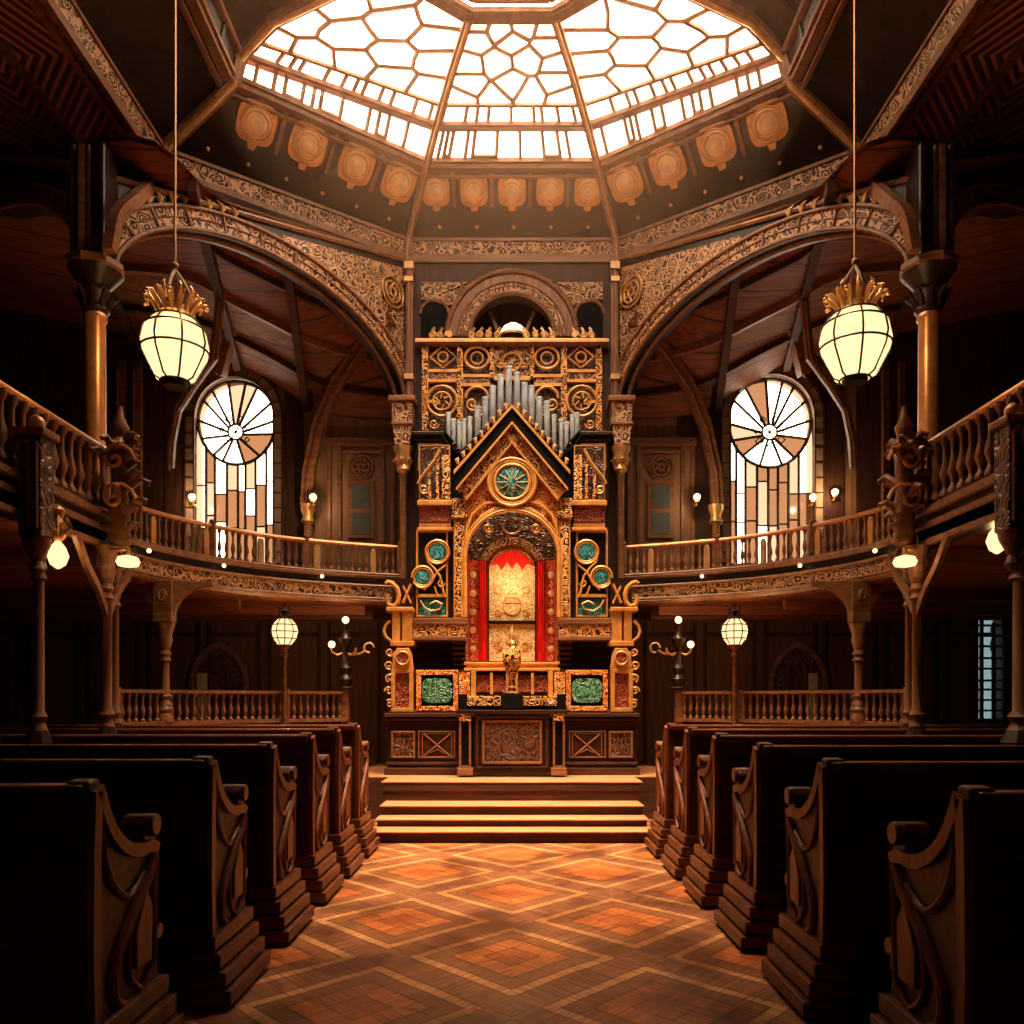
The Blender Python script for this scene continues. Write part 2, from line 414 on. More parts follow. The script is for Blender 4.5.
# cornice with carved frieze
mb = MB(); mg = MB()
for i in range(8):
    for (s0, z0, w, h) in ((1.0, 7.20, .07, .07), (.995, 7.15, .05, .04), (.985, 7.415, .04, .04)):
        mb.beam(oct_pt(i, s0, z0), oct_pt(i+1, s0, z0), w, h)
    a, b = oct_pt(i, .995, 7.22), oct_pt(i+1, .995, 7.22); c, d = oct_pt(i+1, .985, 7.41), oct_pt(i, .985, 7.41)
    e = V((0, 0, .001)); out = [oct_pt(i, 1.03, 7.22), oct_pt(i+1, 1.03, 7.22), oct_pt(i+1, 1.03, 7.41), oct_pt(i, 1.03, 7.41)]
    mg.add([a, b, c, d]+out, [(0,1,2,3), (4,5,6,7), (0,1,5,4), (2,3,7,6)])
tr = struct(mb, 'trim_2', M['mid'])
o = mg.build('carved_frieze', M['bfine'], tr)
# cove with medallions, one per face
labels = {7: 'sloping carved frieze of five gilded medallions above the ark', 0: 'sloping frieze of four gilded medallions left of the ark arch', 6: 'sloping frieze of four gilded medallions right of the ark arch'}
for i in range(8):
    mb = MB()
    a, b, c, d = (fp(i, 0, 1, 0), fp(i, 1, 1, 0), fp(i, 1, SB, 0), fp(i, 0, SB, 0))
    nrm = (b-a).cross(d-a).normalized()
    if nrm.z < 0: nrm = -nrm
    mb.add([a, b, c, d, a+nrm*.06, b+nrm*.06, c+nrm*.06, d+nrm*.06], [(0,1,2,3), (4,5,6,7), (0,1,5,4), (1,2,6,5), (2,3,7,6), (3,0,4,7)])
    if i not in labels:
        struct(mb, 'wall_drum', M['dark']); continue
    base = (a+b)/2
    t = thing('medallion_frieze', labels[i], 'frieze', base)
    mb.build('cove_panel', M['dark'], t)
    n = 5 if i == 7 else 4
    ex = (b-a).normalized(); ey = (nrm.cross(ex)).normalized()
    if ey.z < 0: ey = -ey
    L = (b-a).length
    ws = [(.09+.205*k) for k in range(5)] if n == 5 else [.12, .345, .575, .81]
    if i == 0: ws = [.115, .335, .57, .80]
    if i == 6: ws = [.20, .43, .665, .885]
    for k, w in enumerate(ws):
        c0 = fp(i, w, .845)-nrm*.0
        Rr = .165 if n == 5 else .20
        def mp(u, v, dd): return c0+ex*u+ey*v-nrm*dd
        m1 = MB()
        pl = [(Rr*(1.05*math.copysign(abs(math.cos(q))**.55, math.cos(q))), Rr*(1.05*math.copysign(abs(math.sin(q))**.55, math.sin(q)))) for q in [2*PI*j/28 for j in range(28)]]
        m1.prism(pl, lambda u, v: mp(u, v, -.02), lambda u, v: mp(u, v, .035))
        m1.prism([(-.05, -Rr*1.0), (.05, -Rr*1.0), (.035, -Rr*1.35), (-.035, -Rr*1.35)], lambda u, v: mp(u, v, -.02), lambda u, v: mp(u, v, .05))
        md = m1.build('medallion', M['brass'], t, smooth=True)
        m2 = MB(); m2.lathe([(Rr*.78, 0), (Rr*.78, .02), (Rr*.7, .03), (Rr*.66, .015), (Rr*.3, .03), (.001, .04)], mp(0, 0, .03), 24, -nrm)
        m2.build('boss', M['pale_gilt'], md, smooth=True)
        m3 = MB()
        for rr_ in (.86, .62, .36):
            m3.tube([mp(Rr*rr_*math.cos(q), Rr*rr_*math.sin(q), .05) for q in [2*PI*j/24 for j in range(24)]], .009, 6, True)
        m3.build('ring', M['gold'], md, smooth=True)
        # pier between medallions
        m4 = MB()
        for dx in (Rr*1.22,):
            if k < n-1: m4.beam(mp((ws[k+1]-w)*L*.45, Rr*1.1, .02), mp((ws[k+1]-w)*L*.45, -Rr*1.1, .02), .045, .04, nrm); 
        if k < n-1: m4.build('divider', M['mid'], t)
    m5 = MB()
    for k in range(5 if n == 5 else 6):
        m5.ball(fp(i, (k+.7)/(5.5 if n == 5 else 6.5), .955)-nrm*.02, .022, 8)
    m5.build('stud', M['bulb'] if 0 else M['gold'], t, smooth=True)
# heavy base ring under the glass
mb = MB()
for i in range(8):
    mb.beam(oct_pt(i, SB+.012, zs(SB)-.05), oct_pt(i+1, SB+.012, zs(SB)-.05), .10, .06)
    mb.beam(oct_pt(i, SB-.005, zs(SB)), oct_pt(i+1, SB-.005, zs(SB)), .07, .05)
    mb.beam(oct_pt(i, SB+.035, zs(SB)-.115), oct_pt(i+1, SB+.035, zs(SB)-.115), .05, .035)
struct(mb, 'trim_3', M['mid'])

# voronoi leading ----------------------------------------------------------
def clip(poly, a, b, c):
    out = []
    for i in range(len(poly)):
        p, q = poly[i-1], poly[i]
        dp = a*p[0]+b*p[1]-c; dq = a*q[0]+b*q[1]-c
        if dp <= 0: out.append(p)
        if (dp < 0 < dq) or (dq < 0 < dp):
            t = dp/(dp-dq); out.append((p[0]+(q[0]-p[0])*t, p[1]+(q[1]-p[1])*t))
    return out
def voronoi(seeds, bound):
    cells = []
    for i, (x, y) in enumerate(seeds):
        poly = list(bound)
        for j, (u, v) in enumerate(seeds):
            if i != j and poly:
                poly = clip(poly, u-x, v-y, (u*u+v*v-x*x-y*y)/2)
        cells.append(poly)
    return cells
GL = 0
def dome_face(i, mirror_seed, seed):
    """window of one dome face: panes, leading"""
    rnd = random.Random(seed)
    mg = MB(); zz = [SO, .5, SM, SB]
    for a, b in zip(zz, zz[1:]):
        mg.add([fp(i, 0, a, .02), fp(i, 1, a, .02), fp(i, 1, b, .02), fp(i, 0, b, .02)], [(0,1,2,3)])
    ml = MB()
    L = lambda s: (oct_pt(i, s, 0)-oct_pt(i+1, s, 0)).length
    def bar(w0, s0, w1, s1, r=.016):
        ml.tube([fp(i, w0, s0, -.005), fp(i, (w0+w1)/2, (s0+s1)/2, -.005), fp(i, w1, s1, -.005)], r*1.55, 5)
    # lower tier: uneven upright bars
    x = 0; k = 0
    Lb = L(SB); xs_ = []
    while x < Lb-.1:
        x += rnd.choice([.24, .09, .30, .12, .33, .07, .2]) ; xs_.append(x/Lb)
    for j, w in enumerate(xs_):
        if w < .97: bar(w, SB, w, SM)
        if j % 3 == 1 and j+1 < len(xs_) and xs_[j+1] < .97: bar(w, SB-.02, xs_[j+1], SB-.02, .013)
    # short upright bars over the middle ring
    x = 0; Lm = L(SM)
    while x < Lm-.06:
        x += rnd.choice([.2, .1, .14, .28])
        if x/Lm < .97: bar(x/Lm, SM, x/Lm, SU)
    # net of irregular cells above
    seeds = []
    rows = [(SU-.035, 5), (.50, 4), (.43, 3), (.37, 2)] if i != 7 else [(SU-.025, 4), (.535, 3), (.475, 4), (.42, 3), (.37, 4)]
    for r_, (s_, n_) in enumerate(rows):
        for k in range(n_):
            w = (k+.5+(.0 if r_ % 2 else .0))/n_
            jx = rnd.uniform(-.12, .12) if i != 7 else 0
            seeds.append(((w-.5)*2*s_+jx*s_*.6, (s_+rnd.uniform(-.012, .012))*3.2))
    bound = [(-SU, SU*3.2), (SU, SU*3.2), (SO, SO*3.2), (-SO, SO*3.2)]
    done = set()
    for cell in voronoi(seeds, bound):
        for j in range(len(cell)):
            a, b = cell[j-1], cell[j]
            key = tuple(sorted(((round(a[0], 3), round(a[1], 3)), (round(b[0], 3), round(b[1], 3)))))
            if key in done or math.dist(a, b) < 1e-4: continue
            done.add(key)
            (x0, y0), (x1, y1) = a, b; s0, s1 = y0/3.2, y1/3.2
            bar(.5+x0/(2*s0), s0, .5+x1/(2*s1), s1, .017)
    return mg, ml
for i in (7, 0, 6, 2, 3, 4):
    mg, ml = dome_face(i, 1, 10+i)
    GL += 1
    w = struct(mg, 'window_%d' % GL, M['clear'])
    ml.build('leading', M['lead'], w, smooth=True)
# solid side faces + back
for i in (1, 5):
    mb = MB(); zz = [SO, .5, SM, SB]
    for a, b in zip(zz, zz[1:]):
        mb.add([fp(i, 0, a), fp(i, 1, a), fp(i, 1, b), fp(i, 0, b)], [(0,1,2,3)])
    for w in (.25, .5, .75): mb.tube([fp(i, w, a) for a in (SB, SM, .5, SO)], .03, 6)
    struct(mb, 'ceiling_dome_'+('left' if i == 1 else 'right'), M['dark'])
# middle ring and oculus ring
mb = MB()
for i in range(8):
    mb.beam(oct_pt(i, SM, zs(SM)-.02), oct_pt(i+1, SM, zs(SM)-.02), .11, .06)
    mb.beam(oct_pt(i, SM-.012, zs(SM)-.03), oct_pt(i+1, SM-.012, zs(SM)-.03), .03, .05)
struct(mb, 'trim_4', M['mid'], bevel=.008)
mb = MB()
for s0, z0, w, h in ((SO, 8.74, .12, .09), (SO-.03, 8.72, .05, .05), (SO-.05, 8.79, .05, .05)):
    for i in range(8): mb.beam(oct_pt(i, s0, z0), oct_pt(i+1, s0, z0), w, h)
struct(mb, 'trim_5', M['midz'])
mb = MB(); vs = [oct_pt(i, SO-.03, 8.84) for i in range(8)]; mb.add(vs, [tuple(range(8))])
w = struct(mb, 'window_%d' % (GL+1), M['clear'])
mb = MB()
for i in range(8): mb.tube([oct_pt(i, SO-.03, 8.83), (0, DC, 8.83)], .02, 5)
mb.build('leading', M['lead'], w)
# ribs at the vertices
for n, i in enumerate((0, 1, 2, 3, 4, 5, 6, 7)):
    pts = [oct_pt(i, 1.0, 7.16), oct_pt(i, .985, 7.36)]
    for k in range(13):
        s = .97+(SO-.97)*k/12; p = oct_pt(i, s, zs(s)-.035)
        pts.append(p)
    side = (oct_pt(i+1, 1, 0)-oct_pt(i-1, 1, 0)).normalized()
    w_ = .095 if i in (0, 7) else .13
    mb = MB(); mb.rib(pts, w_, .10, side)
    mb2 = MB(); mb2.tube([p-V((0, 0, .06))-V((0, (p.y-DC)*.008, 0)) for p in pts], .018 if i in (0,7) else .03, 8)
    t = struct(mb, 'trim_%d' % (6+n), M['mid'] if i in (0, 7) else M['midz'])
    mb2.build('moulding', M['brass'], t, smooth=True)
# posts flanking the ark
for s in (-1, 1):
    mb = MB(); x = s*1.335
    mb.box(x-.05, x+.05, 10.38, 10.5, 4.6, 7.16); mb.box(x-.025, x+.025, 10.35, 10.4, 4.6, 7.1)
    t = struct(mb, 'trim_%d' % (15 if s < 0 else 16), M['midz'], bevel=.01)
    mb = MB(); mb.box(x-.06, x+.06, 10.33, 10.5, 6.98, 7.07); mb.box(x-.055, x+.055, 10.335, 10.5, 6.82, 6.88); mb.box(x-.06, x+.06, 10.33, 10.5, 5.55, 5.62)
    mb.build('collar', M['brass'], t)

# ================================================================= ARCHES of the diagonals
def ellipse_pts(a0, a1, zsp, rise, n=36, p=2.0):
    c = (a0+a1)/2; r = (a1-a0)/2; out = []
    for i in range(n+1):
        q = PI*i/n; out.append((c-r*math.cos(q), zsp+rise*math.sin(q)))
    return out
def arch_wall(s, p0, p1, ts, te, zsp, rise, ztop, name, band=.2, thick=.22, mat='dark', bandmat='bcarve', rich=True, n=40, half=False):
    p0 = V((s*p0[0], p0[1], 0)); p1 = V((s*p1[0], p1[1], 0)); L = (p1-p0).length; e = (p1-p0)/L
    nf = V((e.y, -e.x, 0)); 
    if nf.y > 0: nf = -nf           # towards the camera
    def m(u, z, d=0): return p0+e*u+V((0, 0, z))+nf*d
    a0, a1 = ts*L, te*L
    if half:
        arc = []
        for i in range(n+1):
            q = PI/2*i/n; arc.append((a0+(a1-a0)*(1-math.cos(q)), zsp+rise*math.sin(q)))
    else: arc = ellipse_pts(a0, a1, zsp, rise, n)
    mb = MB()
    def zt(u): return ztop(u/L)
    for (u0, z0), (u1, z1) in zip(arc, arc[1:]):
        mb.prism([(u0, z0), (u1, z1), (u1, max(z1+.02, zt(u1))), (u0, max(z0+.02, zt(u0)))], lambda u, z: m(u, z), lambda u, z: m(u, z, -thick))
    for ua, ub in ((-.0, a0),)+((() if half else ((a1, L+.05),))):
        mb.prism([(ua, zsp), (ub, zsp), (ub, zt(ub)), (ua, zt(ua))], lambda u, z: m(u, z), lambda u, z: m(u, z, -thick))
    w = struct(mb, name, M[mat])
    # archivolt
    def offs(k):
        out = []
        for i, (u, z) in enumerate(arc):
            a = arc[max(i-1, 0)]; b = arc[min(i+1, len(arc)-1)]
            t = V((b[0]-a[0], b[1]-a[1])).normalized(); nn = V((-t.y, t.x))
            if i == 0: nn = V((-1, 0))
            if i == len(arc)-1 and not half: nn = V((1, 0))
            out.append((u+nn.x*k, z+nn.y*k))
        return out
    i1 = offs(.02); o1 = offs(band)
    mb = MB(); mb.band([m(u, z, .03) for u, z in i1], [m(u, z, .03) for u, z in o1], -nf*.03)
    mb.build('archivolt', M[bandmat], w)
    mb = MB()
    for j in range(1, len(arc)-1, 3): mb.tube([m(*i1[j], .04), m(*o1[j], .04)], .012, 5)
    mb.build('archivolt_divider', M['mid'], w, smooth=True)
    mb = MB()
    mb.tube([m(u, z, .04) for u, z in offs(.0)], .022, 6); mb.tube([m(u, z, .04) for u, z in offs(band)], .022, 6)
    mb.tube([m(u, z, .035) for u, z in offs(band*.5)], .008, 5)
    if rich: mb.tube([m(u, z, -.1) for u, z in offs(-.01)], .03, 6)
    mb.build('moulding', M['mid'], w, smooth=True)
    if rich:
        # carved spandrel near the ark, following the arch
        oo = offs(band+.03)
        k = [j for j in range(len(oo)) if oo[j][0] < L*.62]
        mb = MB()
        pl = [oo[j] for j in k if oo[j][1] < zt(oo[j][0])-.12]
        top = [(u, zt(u)-.1) for u, z in reversed(pl)]
        pl = [(max(u, .06), z) for u, z in pl]
        top = [(max(u, .06), z) for u, z in top]
        for a, b, c, d in zip(pl, pl[1:], list(reversed(top))[1:], list(reversed(top))):
            if d[1]-a[1] > .01 and b[0]-a[0] > 1e-4: mb.prism([a, b, c, d], lambda u, z: m(u, z, .02), lambda u, z: m(u, z, -.01))
        mb.build('spandrel_carving', M['bfine'], w)
        mb = MB(); cc = m(.30, 6.62, .02)
        for rr_ in (.19, .13, .05): mb.tube([cc+e*rr_*math.cos(q)+V((0, 0, rr_*math.sin(q)))+nf*.02 for q in [2*PI*j/24 for j in range(24)]], .016, 6, True)
        for q in [2*PI*j/6 for j in range(6)]: mb.tube([cc+e*.05*math.cos(q)+V((0, 0, .05*math.sin(q)))+nf*.02, cc+e*.13*math.cos(q+.6)+V((0, 0, .13*math.sin(q+.6)))+nf*.02], .012, 5)
        mb.build('roundel', M['brass'], w, smooth=True)
        # crest of leaves on the crown of the arch
        mb = MB()
        ob = offs(band+.02)
        for j in range(len(ob)):
            u, z = ob[j]
            if L*.62 < u < L*.92:
                for q in (-.5, 0, .5):
                    mb.tube([m(u, z, .03), m(u+q*.06, z+.07, .05), m(u+q*.12, z+.10, .03)], [.016, .014, .003], 5)
        mb.build('leaf_crest', M['brass'], w, smooth=True)
    return m, L
KC = (3.75, 7.2)                    # main column
ZT = lambda t: 7.15-1.02*max(0, min(1, t))
for s in (-1, 1):
    arch_wall(s, (1.38, 10.5), KC, .02, .965, 5.25, 1.02, ZT, 'wall_arch_'+SIDE[s])
    # pendentive from the arch wall up to the cornice
    mb = MB(); n = 12; vs = []
    for k in range(n+1):
        t = k/n; a = V((s*(1.38+(KC[0]-1.38)*t), 10.5+(KC[1]-10.5)*t, ZT(t))); b = V((s*(1.38+2.47*t), 10.5-1.75*t, 7.2))
        vs += [a, b, a+V((0, .1, .05)), b+V((0, .1, .05))]
    fs = []
    for k in range(n):
        o_ = 4*k; fs += [(o_, o_+1, o_+5, o_+4), (o_+2, o_+6, o_+7, o_+3)]
    mb.add(vs, fs)
    pend = struct(mb, 'trim_%d' % (18 if s < 0 else 19), M['dark'])
    mb = MB(); mb.tube([V((s*(1.38+(KC[0]-1.38)*t), 10.5+(KC[1]-10.5)*t-.03, ZT(t)+.0)) for t in [k/12 for k in range(13)]], .028, 6)
    mb.tube([V((s*(1.38+(KC[0]-1.38)*t*.5+2.47*t*.5), 10.5-(3.3*.5+1.75*.5)*t-.03, (ZT(t)+7.2)/2-.02)) for t in [k/12 for k in range(13)]], .014, 6)
    mb.build('moulding', M['mid'], pend, smooth=True)
    # second arch going outward
    zt2 = lambda t: 6.13+1.05*min(1, t/.6)
    arch_wall(s, KC, (6.5, 9.5), .06, 1.5, 5.3, 1.75, zt2, 'wall_transept_arch_'+SIDE[s], band=.17, rich=False, half=True, bandmat='dcarve')
    # impost blocks and colonnette beside the ark
    bx = s*1.40
    c = thing('colonnette', 'slender colonnette with carved impost beside the ark, %s of it' % SIDE[s], 'column', (bx, 10.3, 2.72), 'colonnettes beside the ark')
    mb = MB(); mb.lathe([(.075,2.72),(.075,2.8),(.05,2.86),(.045,2.95),(.042,4.25),(.055,4.28),(.045,4.31)], (bx, 10.3, 0), 16); mb.build('shaft', M['mid'], c, smooth=True)
    mb = MB(); mb.lathe([(.045,4.31),(.09,4.36),(.07,4.42),(.11,4.5),(.095,4.56),(.125,4.62),(.125,4.66)], (bx, 10.3, 0), 16)
    for q in range(8):
        a = 2*PI*q/8; mb.tube([V((bx+.06*math.cos(a), 10.3+.06*math.sin(a), 4.36)), V((bx+.11*math.cos(a), 10.3+.11*math.sin(a), 4.5)), V((bx+.13*math.cos(a), 10.3+.13*math.sin(a), 4.47))], .014, 5)
    mb.build('capital', M['brass'], c, smooth=True)
    mb = MB()
    mb.prism([(-.09, 4.66), (.09, 4.66), (.13, 4.95), (.13, 5.2), (-.13, 5.2), (-.13, 4.95)], lambda u, z: V((bx+u, 10.18, z)), lambda u, z: V((bx+u, 10.47, z)))
    mb.build('impost', M['bfine'], c)
    mb = MB(); mb.box(bx-.17, bx+.17, 10.14, 10.48, 5.2, 5.27); mb.box(bx-.14, bx+.14, 10.16, 10.48, 4.9, 4.94); mb.build('abacus', M['mid'], c, bevel=.01)

# ================================================================= MAIN COLUMNS (gallery)
for s in (-1, 1):
    x, y = s*KC[0], KC[1]
    c = thing('gallery_column', 'tall copper-coloured column with dark carved capital on the %s gallery' % SIDE[s], 'column', (x, y, 2.72))
    mb = MB(); mb.lathe([(.17,2.72),(.17,2.84),(.13,2.9),(.14,2.96),(.1,3.02)], (x, y, 0), 20); mb.build('base', M['dark'], c, smooth=True)
    mb = MB(); mb.lathe([(.088,3.02),(.092,3.1),(.085,4.80),(.1,4.82),(.1,4.86),(.085,4.88)], (x, y, 0), 24); mb.build('shaft', M['copper'], c, smooth=True)
    mb = MB(); mb.lathe([(.085,4.86),(.12,4.90),(.10,4.95),(.16,5.04),(.12,5.1),(.15,5.14),(.2,5.2),(.23,5.24)], (x, y, 0), 24)
    for q in range(10):
        a = 2*PI*q/10
        mb.tube([V((x+r*math.cos(a), y+r*math.sin(a), z)) for r, z in ((.1,4.9),(.13,5.0),(.19,5.06),(.17,5.02))], [.02,.02,.016,.008], 6)
    mb.build('capital', M['dark'], c, smooth=True)
    mb = MB(); mb.lathe([(.23,5.24),(.25,5.27),(.25,5.31),(.23,5.33)], (x, y, 0), 8); mb.build('abacus', M['mid'], c)
    # pier over the capital + curved brackets to the dome rib
    mb = MB(); mb.box(x-.13, x+.13, y-.12, y+.16, 5.33, 6.35)
    for dx in (-.13, 0, .13): mb.tube([V((x+dx, y-.13, 5.33)), V((x+dx, y-.13, 6.3))], .025, 8)
    t = struct(mb, 'trim_%d' % (20 if s < 0 else 21), M['dark'])
    mb = MB(); mb.box(x+s*.02, x+s*.07, y-.16, y-.12, 5.33, 6.3); mb.build('fillet', M['mid'], t)
    mb = MB()
    pts = []
    A = V((s*3.58, 7.12, 5.33)); B = V((s*3.83, 8.68, 7.14))
    pts = smooth_path([(s*3.52, 7.0, 5.33), (s*3.46, 7.02, 5.65), (s*3.40, 7.25, 5.95), (s*3.50, 7.75, 6.4), (s*3.70, 8.3, 6.85), (s*3.80, 8.6, 7.12)], 5)
    mb.rib(pts, .09, .10, (1, 0, 0)); o = mb.build('bracket', M['mid'], t)
    mb = MB(); mb.ball(V((s*3.80, 8.6, 7.12)), .09, 12); mb.ball(V((s*3.79, 8.55, 7.0)), .065, 12); mb.build('knob', M['brass'], t, smooth=True)
    # ceiling arris ribs running from the knob outward
    mb = MB(); pts = [V((s*(3.85+1.2*k/8), 8.72-1.3*(k/8)**1.3*0, 7.16-.0*k)) for k in range(9)]
    # arch hood running from the pier out over the transept
    mb.tube([V((s*(KC[0]+2.75*t_), KC[1]+2.3*t_-.06, 6.13+1.05*min(1, t_/.6))) for t_ in [k/10*1.2 for k in range(11)]], .05, 8)
    mb.build('moulding', M['mid'], t, smooth=True)
# ================================================================= GALLERY UPPER CEILINGS
for s in (-1, 1):
    Aw = smooth_path([(1.38,WY,5.36), (2.6,WY,5.45), (3.6,WY,6.0), (4.8,WY,6.45), (8.0,WY,7.1)], 6)
    Bw = smooth_path([(1.38,10.5,6.62), (2.3,9.25,6.56), (3.0,8.25,6.5), (3.75,7.25,6.45), (8.0,10.7,7.19)], 6)
    NU = len(Aw)-1; NV = 8
    def cs(u, v, dz=0):
        u = max(0, min(NU, u*NU)); i = min(NU-1, int(u)); a = Aw[i].lerp(Aw[i+1], u-i); b = Bw[i].lerp(Bw[i+1], u-i); p = a.lerp(b, v)
        return V((s*p.x, p.y, p.z+dz))
    mb = MB(); vs = [cs(i/NU, j/NV) for i in range(NU+1) for j in range(NV+1)]; n1 = len(vs); vs += [v+V((0, 0, .06)) for v in vs]
    fs = [(i*(NV+1)+j, (i+1)*(NV+1)+j, (i+1)*(NV+1)+j+1, i*(NV+1)+j+1) for i in range(NU) for j in range(NV)]; fs += [tuple(n1+k for k in f) for f in fs]
    mb.add(vs, fs); c = struct(mb, 'ceiling_gallery_'+SIDE[s], M['red'], smooth=True)
    for u in (.04, .33, .58, .8):
        mb = MB(); mb.rib([cs(u, j/8, -.05) for j in range(9)], .10, .12, (1, 0, 0)); mb.build('rafter', M['riser'], c)
    for v in (.25, .5, .75):
        mb = MB(); mb.rib([cs(k/20*.8, v, -.03) for k in range(21)], .08, .08, (0, 1, 0)); mb.build('purlin', M['mid'] if v == .5 else M['riser'], c)
    # curved timber braces
    for name, pts, w, h in (
        ('a', [P(512+s*205, 505, 11.25), P(512+s*203, 470, 11.2), P(512+s*193, 425, 11.0), P(512+s*176, 385, 10.8), P(512+s*152, 350, 10.5), P(512+s*120, 318, 10.2)], .13, .16),
        ('b', [P(512+s*342, 468, 10.2), P(512+s*340, 440, 10.2), P(512+s*334, 410, 10.1), P(512+s*318, 385, 10.0), P(512+s*298, 358, 9.9), P(512+s*292, 300, 9.6)], .07, .09),
        ('c', [P(512+s*292, 375, 10.8), P(512+s*283, 340, 10.6), P(512+s*268, 315, 10.3), P(512+s*230, 300, 10.0)], .2, .12)):
        mb = MB(); mb.rib(pts, w, h, (0, 1, .2)); 
        for dy in (-.5, .5): mb.tube([p+V((0, -h*.5, h*dy)) for p in pts], .018, 5)
        mb.build('timber_brace', M['midz'] if name != 'a' else M['mid'], c)
    # wall column under brace a
    p = P(512+s*204, 505, 11.25); c = thing('wall_column', 'short round column against the gallery wall between the %s arched window and panelled door' % SIDE[s], 'column', (p.x, p.y, 2.74))
    mb = MB(); mb.lathe([(.1,2.74),(.1,2.85),(.065,2.9),(.06,3.85)], (p.x, p.y, 0), 14); mb.build('shaft', M['mid'], c, smooth=True)
    mb = MB(); mb.lathe([(.06,3.85),(.1,3.9),(.07,3.98),(.11,4.08),(.11,4.14)], (p.x, p.y, 0), 14); mb.build('capital', M['brass'], c, smooth=True)

# ================================================================= GALLERY SLAB + FASCIA
G = [(1.45,10.4), (2.05,10.17), (2.62,9.88), (3.0,9.6), (3.3,9.27), (3.58,8.85), (3.78,8.4), (3.87,8.0)]
GN = [(3.2, 6.3), (3.2, -3.0)]
def pathpt(pts, d):
    for a, b in zip(pts, pts[1:]):
        L = (b-a).length
        if d <= L: return a+(b-a)*(d/L), (b-a).normalized()
        d -= L
    return pts[-1].copy(), (pts[-1]-pts[-2]).normalized()
def plen(pts): return sum((b-a).length for a, b in zip(pts, pts[1:]))
def baluster_mb(h, r, c=(0,0,0), n=8):
    m = MB(); m.lathe([(r,0),(r,.08*h),(r*.55,.12*h),(r*.5,.2*h),(r*1.05,.34*h),(r*.9,.44*h),(r*.45,.62*h),(r*.5,.84*h),(r*.9,.9*h),(r*.9,h)], c, n); return m
def offset_path(g, k, s):
    out = []
    for i, p in enumerate(g):
        t = (g[min(i+1, len(g)-1)]-g[max(i-1, 0)]).normalized(); nn = V((t.y, -t.x))
        out.append(p+nn*k)
    return out
for s in (-1, 1):
    g = smooth_path(G); full = g+[V(p) for p in GN]
    mb = MB(); outline = [(s*p.x, p.y) for p in full]+[(s*8.0, -3.0), (s*8.0, WY), (s*1.45, WY)]
    mb.prism(outline, lambda x, y: V((x, y, 2.62)), lambda x, y: V((x, y, 2.72)))
    struct(mb, 'floor_gallery_'+SIDE[s], M['red'])
    # far (curved) front
    X = lambda p, z, k=0: V((s*p.x, p.y, z))
    inner = [V(p) for p in g]
    def sec(k): return offset_path(g, k, s)      # k>0: toward nave? direction tested below
    t = struct(MB().band([X(p, 2.66) for p in g], [X(p, 2.98) for p in g], (s*.08, .1, 0)), 'trim_%d' % (30 if s < 0 else 31), M['dark'])
    mb = MB(); gi = offset_path(g, .035, s)
    sgn = 1
    # choose the offset that moves toward the nave centre
    if abs(gi[10].x) > abs(g[10].x): gi = offset_path(g, -.035, s); sgn = -1
    mb.band([X(p, 2.71) for p in gi], [X(p, 2.845) for p in gi], (s*.03, .03, 0)); mb.build('carved_fascia', M['gfine'] if 0 else M['bfine'], t)
    mb = MB()
    for z, r, k in ((2.67, .035, .03), (2.70, .018, .05), (2.86, .02, .05), (2.985, .03, .055), (3.01, .018, .07)):
        mb.tube([X(p, z) for p in offset_path(g, sgn*k, s)], r, 6)
    mb.build('moulding', M['mid'], t, smooth=True)
    # far balustrade
    gg = offset_path(g, -sgn*.02, s); L = plen(gg)
    c = thing('gallery_balustrade', 'curved gallery balustrade with turned balusters under the %s arch' % SIDE[s], 'balustrade', X(gg[0], 2.98))
    mb = MB(); mb.tube([X(p, 3.385) for p in gg], .028, 8); mb.build('handrail', M['copper'], c, smooth=True)
    mb = MB(); mb.rib([X(p, 3.03) for p in gg], .03, .05, (0,0,1)); mb.build('bottom_rail', M['mid'], c)
    nb = int(L/.088); b0 = None; p0_ = None
    for k in range(1, nb):
        p, tt = pathpt(gg, L*k/nb); q = X(p, 3.04)
        if b0 is None:
            b0 = baluster_mb(.33, .026, q).build('baluster', M['midz'], c, smooth=True); q0 = q
        elif k % 8 == 4:
            mb = MB(); 
            if p0_ is None:
                a = V((s*tt.x, tt.y, 0)); nn = V((-a.y, a.x, 0))
            a = V((s*tt.x, tt.y, 0)).normalized(); nn = V((-a.y, a.x, 0))
            pl = [(-.035, 0), (.035, 0), (.035, .25), (.02, .3), (-.02, .3), (-.035, .25)]
            mb.prism(pl, lambda u, z: q+a*u+nn*.02+V((0, 0, z)), lambda u, z: q+a*u-nn*.02+V((0, 0, z)))
            mb.build('baluster_panel', M['brass'], c, bevel=.006)
        else: copy_part(b0, c, q-q0)
    for d in (.0, L*.33, L*.66, L):
        p, tt = pathpt(gg, d); q = X(p, 0); mb = MB(); mb.box(q.x-.035, q.x+.035, q.y-.035, q.y+.035, 3.0, 3.41); mb.ball(q+V((0,0,3.43)), .035, 10); mb.build('post', M['mid'], c)
    # small bulbs on the cornice
    for d in (.28, .62, .9):
        p, tt = pathpt(offset_path(g, sgn*.09, s), L*d); mb = MB(); mb.ball(X(p, 2.935), .024, 10)
        b = tag(mb.build('cornice_bulb', M['bulb'], None, smooth=True, org=X(p, 2.91)), 'small lit bulb on the %s gallery cornice, %s' % (SIDE[s], {.28: 'the one closest to the ark', .62: 'below the arched window', .9: 'nearest the corner column'}[d]), 'light', 'bulbs on the gallery cornice')
    # connection and near side section
    e = [V(G[-1]), V(GN[0]), V((3.2, 2.0)), V((3.2, -3.0))]
